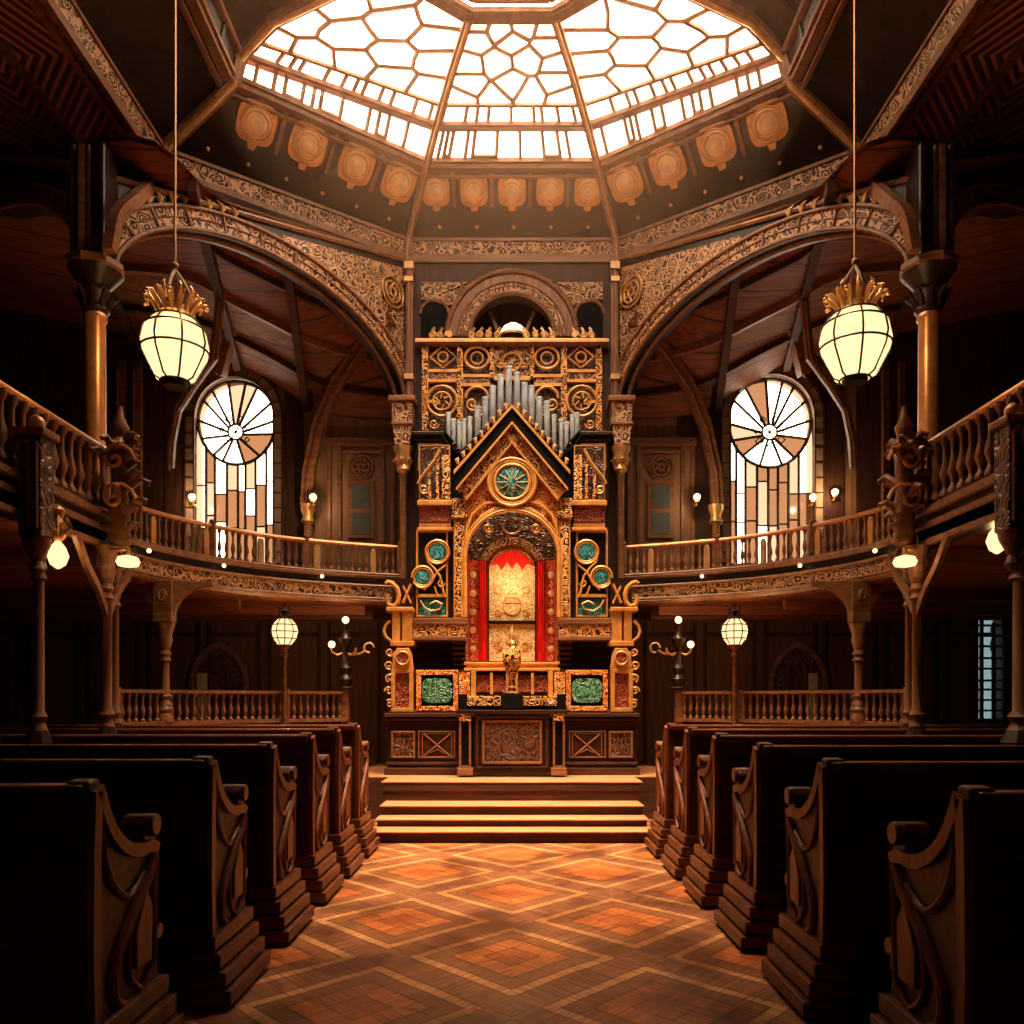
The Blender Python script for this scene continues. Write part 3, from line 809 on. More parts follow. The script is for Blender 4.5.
    t = struct(MB().band([X(p, 2.58) for p in e], [X(p, 2.86) for p in e], (s*.1, .02, 0)), 'trim_%d' % (32 if s < 0 else 33), M['dark'])
    mb = MB()
    for z, w, k in ((2.84, .05, .03), (2.74, .03, .02), (2.60, .05, .03)):
        mb.rib([V((s*(p.x-k), p.y, z)) for p in e], .05, w, (0,0,1))
    mb.build('moulding', M['mid'], t, bevel=.008)
    e2 = [V((3.85, 7.95)), V((3.24, 6.36)), V((3.22, 3.2))]; L = plen(e2)
    c = thing('side_balustrade', 'near straight gallery balustrade of turned wood along the %s side' % SIDE[s], 'balustrade', X(e2[0], 2.86))
    mb = MB(); mb.tube([X(p, 3.385) for p in e2], .032, 8); mb.build('handrail', M['copper'], c, smooth=True)
    mb = MB(); mb.rib([X(p, 2.89) for p in e2], .04, .06, (0,0,1)); mb.build('bottom_rail', M['mid'], c)
    nb = int(L/.115); b0 = None
    for k in range(1, nb):
        p, tt = pathpt(e2, L*k/nb); q = X(p, 2.92)
        if b0 is None: b0 = baluster_mb(.45, .04, q).build('baluster', M['midz'], c, smooth=True); q0 = q
        else: copy_part(b0, c, q-q0)
    # carved newel cluster at the corner
    qx, qy = s*3.05, 6.22
    c = thing('carved_newel', 'leafy carved newel post with scrolls at the %s gallery corner' % SIDE[s], 'post', (qx, qy, 2.5))
    mb = MB(); mb.lathe([(.05,2.585),(.09,2.62),(.07,2.75),(.08,2.9),(.06,3.0),(.07,3.3),(.1,3.38),(.05,3.44),(.07,3.52),(.03,3.6),(.02,3.68)], (qx, qy, 0), 16); mb.build('post', M['mid'], c, smooth=True)
    rnd = random.Random(5)
    mb = MB()
    for k in range(26):
        a = rnd.uniform(0, 2*PI); z = rnd.uniform(2.7, 3.45); r0 = .06
        d = V((math.cos(a), math.sin(a), 0)); b_ = V((qx, qy, z))+d*r0; ln = rnd.uniform(.07, .16)
        mb.tube([b_, b_+d*ln*.6+V((0,0,ln*.5)), b_+d*ln+V((0,0,ln*.35)), b_+d*ln*.95+V((0,0,ln*.1))], [.03,.03,.02,.008], 6)
    mb.build('carved_leaf', M['mid'], c, smooth=True)
    mb = MB(); z0 = 2.95
    for dz in (0, .3):
        mb.tube([V((qx-s*(.16*math.exp(-.12*k)*math.cos(k*.5)), qy-.08, z0+dz+.16*math.exp(-.12*k)*math.sin(k*.5))) for k in range(20)], .016, 6)
    mb.build('scroll', M['gold'], c, smooth=True)
    # hanging carved pier of the near gallery
    qx, qy = (-3.09, 5.20) if s < 0 else (3.12, 4.98)
    c = thing('pendant_pier', 'fluted carved pier hanging on the near %s gallery front' % SIDE[s], 'post', (qx, qy, 2.3))
    mb = MB(); mb.box(qx-.075, qx+.075, qy-.08, qy+.08, 2.45, 3.1); mb.build('block', M['dcarve'], c, bevel=.012)
    mb = MB()
    for k in range(3): mb.tube([V((qx-.05+.05*k, qy-.09, 2.5)), V((qx-.05+.05*k, qy-.09, 3.05))], .015, 6)
    mb.each('flute', M['midz'], c, smooth=True)
    mb = MB(); mb.box(qx-.1, qx+.1, qy-.1, qy+.1, 3.1, 3.15); mb.build('cap', M['mid'], c, bevel=.01)
    mb = MB(); mb.ball((qx, qy, 3.20), .05); mb.build('knob', M['brass'], c, smooth=True)
    mb = MB(); mb.lathe([(.02,2.2),(.05,2.25),(.03,2.3),(.08,2.4),(.09,2.45)], (qx, qy, 0), 14); mb.build('drop', M['mid'], c, smooth=True)
    # gallery fronts: brackets below (curved)
    for (x0, y0) in ((3.15, 5.32), (3.10, 6.13), (3.42, 6.95)):
        pass

# ================================================================= LOWER COLUMNS
def slim_column(x, y, z0, z1, r, label, group, mat='midz', ped=True):
    c = thing('slim_column', label, 'column', (x, y, z0), group)
    h = z1-z0
    if ped:
        mb = MB(); mb.lathe([(r*2.1,z0),(r*2.1,z0+.9),(r*2.4,z0+.94),(r*2.4,z0+1.0),(r*1.7,z0+1.06),(r*2.0,z0+1.12),(r*1.3,z0+1.2)], (x, y, 0), 8); mb.build('pedestal', M['dark'], c)
        zb = z0+1.2
    else:
        mb = MB(); mb.lathe([(r*1.7,z0),(r*1.7,z0+.05),(r*1.3,z0+.09),(r*1.6,z0+.13),(r,z0+.18)], (x, y, 0), 12); mb.build('base', M['mid'], c, smooth=True); zb = z0+.18
    mb = MB(); mb.lathe([(r*1.3,zb),(r*.85,zb+.05),(r*1.25,zb+.09),(r*.8,zb+.13),(r*.75,z1-.42),(r*1.2,z1-.40),(r*.8,z1-.36),(r*1.2,z1-.33),(r*.85,z1-.29)], (x, y, 0), 14); mb.build('shaft', M[mat], c, smooth=True)
    mb = MB(); mb.lathe([(r*.85,z1-.29),(r*1.5,z1-.18),(r*1.2,z1-.14),(r*1.9,z1-.02),(r*1.9,z1)], (x, y, 0), 14); mb.build('capital', M['mid'], c, smooth=True)
    return c
for s in (-1, 1):
    sd = SIDE[s]
    slim_column(s*(3.12 if s < 0 else 3.36), 5.27, 0, 2.6, .045 if s < 0 else .07, 'outermost slim column with pedestal under the near %s gallery' % sd, None)
    cmid = slim_column(s*3.10, 6.13, 0, 2.58, .042, 'slim pale column under the carved newel of the %s gallery corner' % sd, None)
    slim_column(s*3.44, 6.93, 0, 2.62, .042, 'thin column just behind the corner column of the %s gallery' % sd, None)
    # Y brackets at the corner
    for (x, y, tgt) in ((3.10, 6.13, [(-.0,-.45),(0,.45)]),):
        for dx, dy in tgt:
            a = V((s*x, y, 2.05)); b = V((s*(x+dx), y+dy, 2.58)); mb = MB()
            mb.rib([a, a.lerp(b, .3)+V((0,0,.02)), a.lerp(b, .65)+V((0,0,-.02)), b], .035, .055, (1,0,0))
            mb.build('bracket', M['mid'], cmid)
    # column with knee brackets on the lower balustrade
    x, y = s*3.68, 8.5
    slim_column(x, y, 1.17, 2.22, .05, 'slim column rising from the lower balustrade to the wide knee bracket, %s' % sd, None, ped=False)
    kb = thing('knee_bracket', 'fan-shaped carved knee bracket under the %s curved gallery' % sd, 'bracket', (x, y, 2.22))
    mb = MB(); mb.prism([(-.10, 2.22), (.10, 2.22), (.10, 2.66), (-.10, 2.66)], lambda u, z: V((x+u, y-.09, z)), lambda u, z: V((x+u, y+.05, z))); mb.build('block', M['mid'], kb, bevel=.01)
    for sg in (-1, 1):
        pl = [(.0, 2.26)]+[(.42*(1-math.cos(q)), 2.26+.36*math.sin(q)) for q in [PI/2*j/8 for j in range(1, 9)]]+[(.42, 2.66), (0, 2.66)]
        mb = MB(); mb.prism(pl, lambda u, z: V((x+sg*(.1+u*.9), y-.06+(.25*u if sg*s < 0 else -.25*u), z)), lambda u, z: V((x+sg*(.1+u*.9), y+.02+(.25*u if sg*s < 0 else -.25*u), z)))
        w = mb.build('wing', M['mid'] if sg*s < 0 else M['red'], kb)
    mb = MB(); mb.tube([V((x-.0+.05*math.cos(k*.6)*math.exp(-.06*k), y-.1, 2.5+.07*math.sin(k*.6)*math.exp(-.06*k))) for k in range(18)], .01, 5); mb.build('scroll', M['brass'], kb, smooth=True)
    # lower balustrade on parapet
    pth = [V((3.95, 7.95)), V((3.68, 8.5)), V((3.1, 9.15)), V((2.08, 10.0))]
    g = smooth_path([tuple(p) for p in pth]); L = plen(g)
    X = lambda p, z: V((s*p.x, p.y, z))
    c = thing('lower_balustrade', 'low turned balustrade on a panelled parapet below the %s gallery' % sd, 'balustrade', X(g[0], 0))
    mb = MB(); mb.band([X(p, 0) for p in g], [X(p, 1.14) for p in g], (s*.1, .12, 0)); mb.build('parapet', M['dark'], c)
    mb = MB(); mb.rib([X(p, 1.155) for p in g], .04, .12, (0,0,1)); mb.rib([X(p, 1.49) for p in g], .035, .07, (0,0,1)); mb.build('rail', M['mid'], c)
    nb = int(L/.085); b0 = None
    for k in range(1, nb):
        p, tt = pathpt(g, L*k/nb); q = X(p, 1.17)
        if b0 is None: b0 = baluster_mb(.30, .027, q).build('baluster', M['midz'], c, smooth=True); q0 = q
        else: copy_part(b0, c, q-q0)
    for d in (0, L*.72, L):
        p, tt = pathpt(g, d); mb = MB(); mb.box(s*p.x-.045, s*p.x+.045, p.y-.045, p.y+.045, 1.1, 1.53); mb.build('post', M['mid'], c)
    # globe lamp post standing on the parapet
    lx, ly = s*2.66, 9.55
    lp = P(512+s*(230 if s < 0 else 225), 631, 9.3); lx, ly = lp.x, lp.y
    c = thing('globe_lamp_post', 'lit latticed globe lamp on a thin post behind the %s lower balustrade' % sd, 'lamp', (lx, ly+.1, 0))
    ly += .1
    mb = MB(); mb.lathe([(.07,0),(.07,.1),(.03,.2),(.025,1.9),(.05,1.93),(.03,1.97),(.06,2.03),(.09,2.05)], (lx, ly, 0), 12); mb.build('pole', M['mid'], c, smooth=True)
    gz = 2.205; R = .155
    prof = [(R*.55,-.15),(R*.85,-.09),(R,0),(R*.88,.08),(R*.5,.145),(R*.2,.16)]
    mb = MB(); mb.lathe([(r, gz+z) for r, z in prof], (lx, ly, 0), 20); mb.build('globe', M['globe'], c, smooth=True)
    mb = MB()
    for k in range(10):
        a = 2*PI*k/10; mb.tube([V((lx+(r+.006)*math.cos(a), ly+(r+.006)*math.sin(a), gz+z)) for r, z in prof], .007, 5)
    for r, z in ((R*.87,-.085),(R*1.01,-.005),(R*.9,.075)):
        mb.tube([V((lx+(r+.006)*math.cos(q), ly+(r+.006)*math.sin(q), gz+z)) for q in [2*PI*j/20 for j in range(20)]], .007, 5, True)
    mb.build('cage', M['iron'], c, smooth=True)
    mb = MB(); mb.lathe([(R*.5,gz+.14),(R*.55,gz+.16),(.03,gz+.19),(.03,gz+.22),(.05,gz+.24),(.01,gz+.27),(.01,gz+.33)], (lx, ly, 0), 12)
    for dx in (-.06, .06): mb.tube([V((lx+dx, ly, gz+.16)), V((lx+dx, ly, gz+.28))], .008, 5); mb.ball((lx+dx, ly, gz+.29), .014, 8)
    mb.build('finial', M['iron'], c, smooth=True)
    # candelabrum post at the end of the balustrade
    cx, cy = s*2.08, 10.0
    c = thing('candelabrum', 'turned post carrying small lit bulbs at the ark end of the %s lower balustrade' % sd, 'lamp', (cx, cy, 1.53))
    mb = MB(); mb.lathe([(.08,1.53),(.1,1.55),(.06,1.58),(.1,1.66),(.06,1.72),(.09,1.8),(.05,1.86),(.045,2.05),(.06,2.1),(.1,2.16),(.05,2.2),(.03,2.3),(.05,2.34)], (cx, cy, 0), 14); mb.build('post', M['dark'], c, smooth=True)
    mb = MB()
    for dx in (-.16, .14): mb.tube([V((cx, cy, 2.0)), V((cx+dx*.6, cy-.05, 1.96)), V((cx+dx, cy-.06, 2.0)), V((cx+dx, cy-.06, 2.05))], .014, 6)
    mb.tube([V((cx-s*.30+.06*math.cos(k*.45), cy-.04, 2.05+.06*math.sin(k*.45))) for k in range(12)], .014, 6)
    mb.tube([V((cx, cy, 1.95)), V((cx-s*.2, cy-.04, 1.98)), V((cx-s*.26, cy-.04, 2.02))], .014, 6)
    mb.build('arm', M['brass'], c, smooth=True)
    mb = MB(); mb.ball((cx, cy, 2.40), .045); mb.build('bulb', M['bulb'], c, smooth=True)
    mb = MB(); mb.ball((cx+.14 if s > 0 else cx-.16, cy-.06, 2.09), .045); mb.build('bulb', M['bulb'], c, smooth=True)

# ================================================================= UNDER-GALLERY WALL FEATURES
for s in (-1, 1):
    sd = SIDE[s]; cx = (220-512 if s < 0 else 797-512)*WY/F; y = WY-.0
    c = thing('gothic_niche', 'dark pointed-arch doorway in the wall beneath the %s gallery' % sd, 'doorway', (cx, y-.05, 0))
    w = .42
    def pointed(w_, z0, zsp): 
        out = [(-w_, z0), (-w_, zsp)]
        for j in range(1, 9):
            a = PI/3*j/8; out.append((-w_+2*w_*(1-math.cos(a)), zsp+2*w_*math.sin(a)*.82))
        L_ = out[2:]; out += [(-u, z) for u, z in reversed(L_[:-1])]; out += [(w_, zsp), (w_, z0)]
        return out
    po = pointed(w, 0, 1.65); pi = pointed(w-.07, 0, 1.65)
    mb = MB(); mb.band([V((cx+u, y-.08, z)) for u, z in pi], [V((cx+u, y-.08, z)) for u, z in po], (0, .08, 0)); mb.build('arch_frame', M['mid'], c, bevel=.01)
    mb = MB(); mb.prism(pi, lambda u, z: V((cx+u, y-.03, z)), lambda u, z: V((cx+u, y-.01, z))); mb.build('door_leaf', M['dcarve'], c)
    xx = cx + (-.24 if s < 0 else .2)
    mb = MB(); mb.box(xx-.075, xx+.075, y-.05, y-.03, 0.9, 1.78); p_ = mb.build('pane', M['pale_stone'], c)
    mb = MB()
    for u in (-.12, .12): mb.tube([V((cx+u, y-.05, 0)), V((cx+u, y-.05, 1.9))], .018, 5)
    mb.build('mullion', M['riser'], c)
    # plain panelling on the lower wall
    mb = MB()
    for k in range(7):
        x0 = s*(1.9+k*.85)
        for a in (0, .7): mb.box(x0+s*a-.02, x0+s*a+.02, WY-.04, WY, 0, 2.5)
        mb.box(x0, x0+s*.7, WY-.04, WY, 2.3, 2.36)
    struct(mb, 'trim_%d' % (40 if s < 0 else 41), M['riser'])
    # ceiling beams below gallery
    mb = MB()
    for k, yy in enumerate((8.9, 9.7, 10.4, 11.0)):
        x0 = 4.0 if yy < 9 else (3.3 if yy < 10 else 1.9); mb.box(s*x0, s*8, yy-.05, yy+.05, 2.5, 2.62)
    for yy in (0.5, 2, 3.5, 5, 6.5): mb.box(s*3.35, s*8, yy-.05, yy+.05, 2.48, 2.62)
    struct(mb, 'trim_%d' % (42 if s < 0 else 43), M['red'])
# lower right window
mb = MB(); mb.add([(RW[0], WY+.12, RW[2]), (RW[1], WY+.12, RW[2]), (RW[1], WY+.12, RW[3]), (RW[0], WY+.12, RW[3])], [(0,1,2,3)]); w = struct(mb, 'window_10', M['blue'])
mb = MB(); rnd = random.Random(3)
x0, x1, z0, z1 = RW
for x in (x0, x0+.12, x1): mb.box(x-.018, x+.018, WY+.06, WY+.11, z0, z1)
k = z0
while k < z1:
    mb.box(x0, x1, WY+.06, WY+.11, k-.015, k+.015); k += rnd.choice([.13, .17, .15])
for k in (2.1, 2.3): mb.box(x0+.26, x0+.285, WY+.06, WY+.11, k, k+.15)
mb.build('window_frame', M['leadd'], w)
mb = MB()
for a in (-.06, .06): pass
mb.box(x0-.08, x0, WY-.05, WY+.05, z0-.1, z1+.1); mb.box(x1, x1+.08, WY-.05, WY+.05, z0-.1, z1+.1); mb.box(x0-.08, x1+.08, WY-.05, WY+.05, z1, z1+.1); mb.box(x0-.08, x1+.08, WY-.08, WY+.05, z0-.1, z0)
mb.build('window_casing', M['riser'], w)

# ================================================================= ARCHED WINDOWS
for s in (-1, 1):
    cx, r = WIN[s]; y = WY+.1; zsp = 5.42; z0 = 3.35
    rnd = random.Random(11 if s < 0 else 12)
    hub = (cx+(-.02 if s < 0 else .0), 5.25)
    R2 = r-.01
    n = 14
    root = None
    out = []
    def rad(a):      # boundary of the rose: circle narrowing to a point downward
        ca, sa = math.cos(a), math.sin(a)
        d_ = sa
        return R2*(1.0+.15*max(0, -d_)**2)
    cyz = 5.42
    # glass: spokes coloured, uprights coloured
    groups = {'clear': MB(), 'amber': MB(), 'pale': MB()}
    ml = MB()
    hubr = .11
    angs = sorted([2*PI*(k+rnd.uniform(-.3, .3))/n for k in range(n)])
    ring = lambda a: V((cx+rad(a)*math.cos(a), y, cyz+rad(a)*math.sin(a)))
    hp = lambda a: V((hub[0]+hubr*math.cos(a), y, hub[1]+hubr*math.sin(a)))
    for k in range(n):
        a, b = angs[k], angs[(k+1) % n]+(2*PI if k == n-1 else 0)
        down = math.sin((a+b)/2)
        key = rnd.choice(['clear', 'clear', 'clear', 'pale', 'clear' if s < 0 else 'amber']) if down > -.1 else rnd.choice(['clear', 'amber', 'pale', 'amber'])
        m_ = groups[key]; st = [a+(b-a)*j/4 for j in range(5)]
        m_.add([hp(q) for q in st]+[ring(q) for q in reversed(st)], [tuple(range(10))])
        ml.tube([hp(a)+V((0,-.01,0)), ring(a)+V((0,-.01,0))], .021, 5)
    ml.tube([ring(2*PI*j/48)+V((0,-.01,0)) for j in range(48)], .025, 5, True)
    ml.tube([hp(2*PI*j/16)+V((0,-.01,0)) for j in range(16)], .016, 5, True)
    for a in (0, PI/3, 2*PI/3, PI, 4*PI/3, 5*PI/3): 
        ml.tube([V((hub[0], y-.01, hub[1])), hp(a)+V((0,-.01,0))], .011, 5)
    for k in range(7):
        a = 2*PI*k/7+.3; cc_ = V((hub[0]+.2*math.cos(a), y-.012, hub[1]+.2*math.sin(a))); rr_ = rnd.uniform(.035, .06)
        ml.tube([cc_+V((rr_*math.cos(t), 0, rr_*math.sin(t))) for t in (0, PI/2, PI, 1.5*PI)], .012, 5, True)
    groups['clear'].add([hp(2*PI*j/16) for j in range(16)], [tuple(range(16))])
    # uprights below the rose
    xs_ = [cx-r, cx-r+.12, cx-r+.25, cx-r+.42, cx-r+.58, cx-.0+.12, cx+.27, cx+.42, cx+r]
    xs_ = sorted(set(round(v, 3) for v in xs_))
    def zrose(x):
        u = (x-cx)/R2
        if abs(u) >= 1: return cyz
        return cyz-R2*math.sqrt(max(0, 1-u*u))*(1+.15*(1-u*u))
    for k in range(len(xs_)-1):
        a, b = xs_[k], xs_[k+1]; sub = [a+(b-a)*j/4 for j in range(5)]
        cuts = [z0, 3.95+rnd.uniform(-.1, .1), 4.45+rnd.uniform(-.1, .1)]
        for c0, c1 in ((cuts[0], cuts[1]), (cuts[1], cuts[2])):
            key = rnd.choice(['amber', 'clear', 'pale', 'amber', 'clear'] if s < 0 else ['amber', 'amber', 'pale', 'clear'])
            groups[key].add([V((a, y, c0)), V((b, y, c0)), V((b, y, c1)), V((a, y, c1))], [(0,1,2,3)])
            ml.tube([V((a, y-.01, c1)), V((b, y-.01, c1))], .013, 5)
        key = 'clear' if k in (0, len(xs_)-2) else rnd.choice(['amber', 'clear', 'pale'])
        groups[key].add([V((a, y, cuts[2])), V((b, y, cuts[2]))]+[V((q, y, zrose(q))) for q in reversed(sub)], [tuple(range(7))])
        if k: ml.tube([V((a, y-.01, z0)), V((a, y-.01, zrose(a)))], .020, 5)
    w = None
    for key in ('clear', 'amber', 'pale'):
        if w is None: w = struct(groups[key], 'window_%d' % (8 if s < 0 else 9), M[key])
        else: groups[key].build(key+'_pane', M[key], w)
    ml.build('leading', M['leadd'], w)
    # surround of stone blocks
    inn = [V((cx-r, WY-.05, z0))]+[V((cx-r*math.cos(PI*j/20), WY-.05, zsp+(r+.02)*math.sin(PI*j/20))) for j in range(21)]+[V((cx+r, WY-.05, z0))]
    k_ = .13
    outp = [V((cx-r-k_, WY-.05, z0))]+[V((cx-(r+k_)*math.cos(PI*j/20), WY-.05, zsp+(r+.02+k_)*math.sin(PI*j/20))) for j in range(21)]+[V((cx+r+k_, WY-.05, z0))]
    mb = MB(); mb.band(inn, outp, (0, .1, 0)); mb.build('window_surround', M['stone'], w)
    mb = MB()
    for j in range(1, 22, 2): mb.tube([inn[j]+V((0,-.01,0)), outp[j]+V((0,-.01,0))], .008, 4)
    for sx in (-1, 1):
        for k in range(9): z = 3.5+k*.21; mb.tube([V((cx+sx*r, WY-.06, z)), V((cx+sx*(r+k_), WY-.06, z))], .008, 4)
    mb.tube(inn, .014, 5); mb.tube(outp, .02, 5); mb.build('joint', M['riser'], w)
    # dark wood wall panel behind the surround
    mb = MB()
    wv = [(cx-r-.75, cx-r-k_-.02), (cx+r+k_+.02, cx+r+.42)] if s > 0 else [(cx-r-.42, cx-r-k_-.02), (cx+r+k_+.02, cx+r+.42)]
    for a, b in wv: mb.box(a, b, WY-.03, WY, 2.75, 6.2)
    mb.box(cx-r-.42, cx+r+.42, WY-.03, WY, 6.15, 6.6)
    struct(mb, 'trim_%d' % (44 if s < 0 else 45), M['lowwall'])
    mb = MB(); sx = s
    mb.box(s*4.9, s*8, WY-.02, WY, 2.75, 7.1); struct(mb, 'trim_%d' % (46 if s < 0 else 47), M['lowwall'])
    # tall pilasters further out on the gallery wall
    for n_, px in enumerate((388, 372) if s < 0 else (372, 388)):
        x = s*px*WY/F
        mb = MB(); mb.box(x-.05, x+.05, WY-.08, WY, 2.75, 6.2); mb.tube([V((x-.05, WY-.09, 2.8)), V((x-.05, WY-.09, 6.1))], .015, 6); struct(mb, 'trim_%d' % (50+n_+(2 if s > 0 else 0)), M['mid'], bevel=.01)

    # panelled gallery door with two panes
    px = 512+s*151 if s < 0 else 512+149
    c0 = P(px, 535, WY); c = thing('panelled_door', 'carved brown door with two small grey panes on the %s gallery wall' % SIDE[s], 'door', (c0.x, WY-.05, 2.74))
    def R_(mb, xa, ya, xb, yb, d, dep): 
        a = P(xa, ya, d); b = P(xb, yb, d); mb.box(a.x, b.x, d, d+dep, b.z, a.z)
    D = WY-.08
    mb = MB(); R_(mb, px-34, 445, px+34, 600, D+.04, .04); mb.build('door_leaf', M['tan'], c)
    mb = MB()
    for k in (-32, -22, 22, 32): R_(mb, px+k-2, 440, px+k+2, 600, D, .05)
    R_(mb, px-36, 437, px+36, 445, D-.02, .08); R_(mb, px-24, 450, px+24, 453, D, .05)
    mb.build('casing', M['mid'], c, bevel=.008)
    mb = MB(); R_(mb, px-13, 480, px+13, 538, D, .05); mb.build('pane_frame', M['mid'], c)
    for (ya, yb) in ((485, 508), (513, 534)):
        mb = MB(); R_(mb, px-9, ya, px+9, yb, D-.01, .02); mb.build('pane', M['dim'], c)
    mb = MB(); cc = P(px, 467, D-.01)
    for rr_ in (.17, .12, .04): mb.tube([cc+V((rr_*math.cos(q), 0, rr_*math.sin(q))) for q in [2*PI*j/24 for j in range(24)]], .018, 6, True)
    for q in range(6): mb.tube([cc+V((.04*math.cos(q), 0, .04*math.sin(q))), cc+V((.12*math.cos(q+.7), 0, .12*math.sin(q+.7)))], .014, 5)
    mb.build('rosette', M['mid'], c, smooth=True)
    # wall sconces
    for n_, (px_, py_) in enumerate([(192, 497), (313, 497)] if s < 0 else [(697, 497), (813, 497), (835, 492)]):
        q = P(px_, py_, WY-.15)
        if s > 0 and n_ == 0: q = P(697, 497, WY-.45)
        if s < 0 and n_ == 1: q = P(313, 497, WY-.45)
        c = thing('wall_sconce', {(-1,0): 'small lit sconce just left of the left arched window', (-1,1): 'small lit sconce on the left wall column', (1,0): 'small lit sconce on the right wall column', (1,1): 'lit sconce close to the right edge of the right arched window', (1,2): 'lit sconce farther from the right arched window, under the brace'}[(s, n_)], 'lamp', q)
        mb = MB(); mb.ball(q, .05); mb.build('globe', M['bulb'], c, smooth=True)
        mb = MB(); mb.tube([q+V((0,0,-.05)), q+V((0,.05,-.1)), q+V((0,.16,-.08))], .014, 6); mb.lathe([(.03,-.07),(.035,-.045)], q, 10); mb.build('arm', M['brass'], c, smooth=True)

# lamps under the side gallery front
for s in (-1, 1):
    q = P(58 if s < 0 else 997, 556 if s < 0 else 541, 5.6)
    c = thing('hanging_bulb_lamp', 'small lit lamp hanging under the near %s gallery front' % SIDE[s], 'lamp', q)
    mb = MB(); mb.lathe([(.01,-.09),(.05,-.06),(.07,0),(.05,.06),(.02,.1)], q, 14); mb.build('globe', M['globe'], c, smooth=True)
    mb = MB(); mb.lathe([(.02,.1),(.05,.13),(.06,.2),(.03,.26),(.05,.32),(.012,.36)], q, 10); mb.tube([q+V((0,0,.36)), V((q.x, q.y, 2.6 if s < 0 else 2.75))], .01, 6)
    for k in range(6):
        a = PI/3*k; mb.tube([q+V((.03*math.cos(a), .03*math.sin(a), .14)), q+V((.09*math.cos(a), .09*math.sin(a), .2)), q+V((.06*math.cos(a), .06*math.sin(a), .27))], .012, 5)
    mb.build('holder', M['brass'], c, smooth=True)
    q = P(128 if s < 0 else 905, 562, 5.95)
    c = thing('corner_lamp', 'oval lit lamp at the %s corner where the curved gallery starts' % SIDE[s], 'lamp', q)
    mb = MB(); mb.lathe([(.02,-.04),(.07,-.03),(.085,.0),(.07,.035),(.02,.05)], q, 14); mb.build('globe', M['globe'], c, smooth=True)
    mb = MB(); mb.tube([q+V((0,0,.04)), q+V((-s*-.0,.0,.1)), V((s*3.12, 6.13, q.z+.12))], .018, 6); mb.build('arm', M['brass'], c, smooth=True)

# ================================================================= HANGING LAMPS
for s in (-1, 1):
    q = P(175 if s < 0 else 855, 348 if s < 0 else 344, 6.5)
    c = thing('hanging_lantern', 'large lit globe lantern with a leafy crown hanging at the %s' % SIDE[s], 'lamp', q)
    k = 1.0 if s < 0 else 1.06
    prof = [(.10,-.275),(.15,-.25),(.245,-.07),(.262,.02),(.24,.13),(.17,.22),(.10,.255),(.0,.27)]
    prof = [(r*k, z*k) for r, z in prof]
    mb = MB(); mb.lathe(prof, q, 16); mb.build('globe', M['globe'], c, smooth=True)
    mb = MB()
    for j in range(8):
        a = 2*PI*(j+.5)/8+.2
        mb.tube([q+V(((r+.008)*math.cos(a), (r+.008)*math.sin(a), z)) for r, z in prof[:-1]], .0085, 6)
    for r, z in ((.105,-.275),(.255,-.03),(.235,.14),(.17,.22)):
        mb.tube([q+V(((r*k+.008)*math.cos(t), (r*k+.008)*math.sin(t), z*k)) for t in [2*PI*j/24 for j in range(24)]], .009, 6, True)
    mb.lathe([(.09,-.32),(.11,-.275),(.10,-.27)], q, 14)
    mb.build('cage', M['iron'], c, smooth=True)
    mb = MB()
    for j in range(14):
        a = 2*PI*j/14; u = V((math.cos(a), math.sin(a), 0)); w_ = V((-math.sin(a), math.cos(a), 0))
        mb.tube([q+u*.10+V((0,0,.25)), q+u*.14+V((0,0,.33)), q+u*.20+V((0,0,.40)), q+u*.235+V((0,0,.39)), q+u*.22+V((0,0,.35))], [.018,.022,.02,.016,.008], 6)
        if j % 2: mb.ball(q+u*.245+V((0,0,.36)), .018, 8)
        else: mb.tube([q+u*.12+V((0,0,.36)), q+u*.15+V((0,0,.46)), q+u*.13+V((0,0,.5))], [.018,.015,.004], 5)
    mb.lathe([(.10,.24),(.13,.27),(.12,.32),(.08,.33)], q, 16)
    mb.build('crown', M['brass'], c, smooth=True)
    mb = MB()
    for a in (-1, 1): mb.tube([q+V((a*.12,0,.44)), q+V((a*.07,0,.54)), q+V((0,0,.64))], .013, 6)
    for a in (-1, 1): mb.tube([q+V((0,a*.12,.44)), q+V((0,a*.07,.54)), q+V((0,0,.64))], .013, 6)
    mb.ball(q+V((0,0,.67)), .03, 10)
    mb.build('yoke', M['stone'], c, smooth=True)
    sv = abs(q.x)/3.85; ztop = zs(min(1, sv))
    mb = MB(); mb.tube([q+V((0,0,.69)), V((q.x, q.y, ztop))], .011, 8); mb.lathe([(.02,ztop-.08-q.z),(.06,ztop-.03-q.z),(.08,ztop-q.z)], q, 12); mb.build('rod', M['brass'], c, smooth=True)

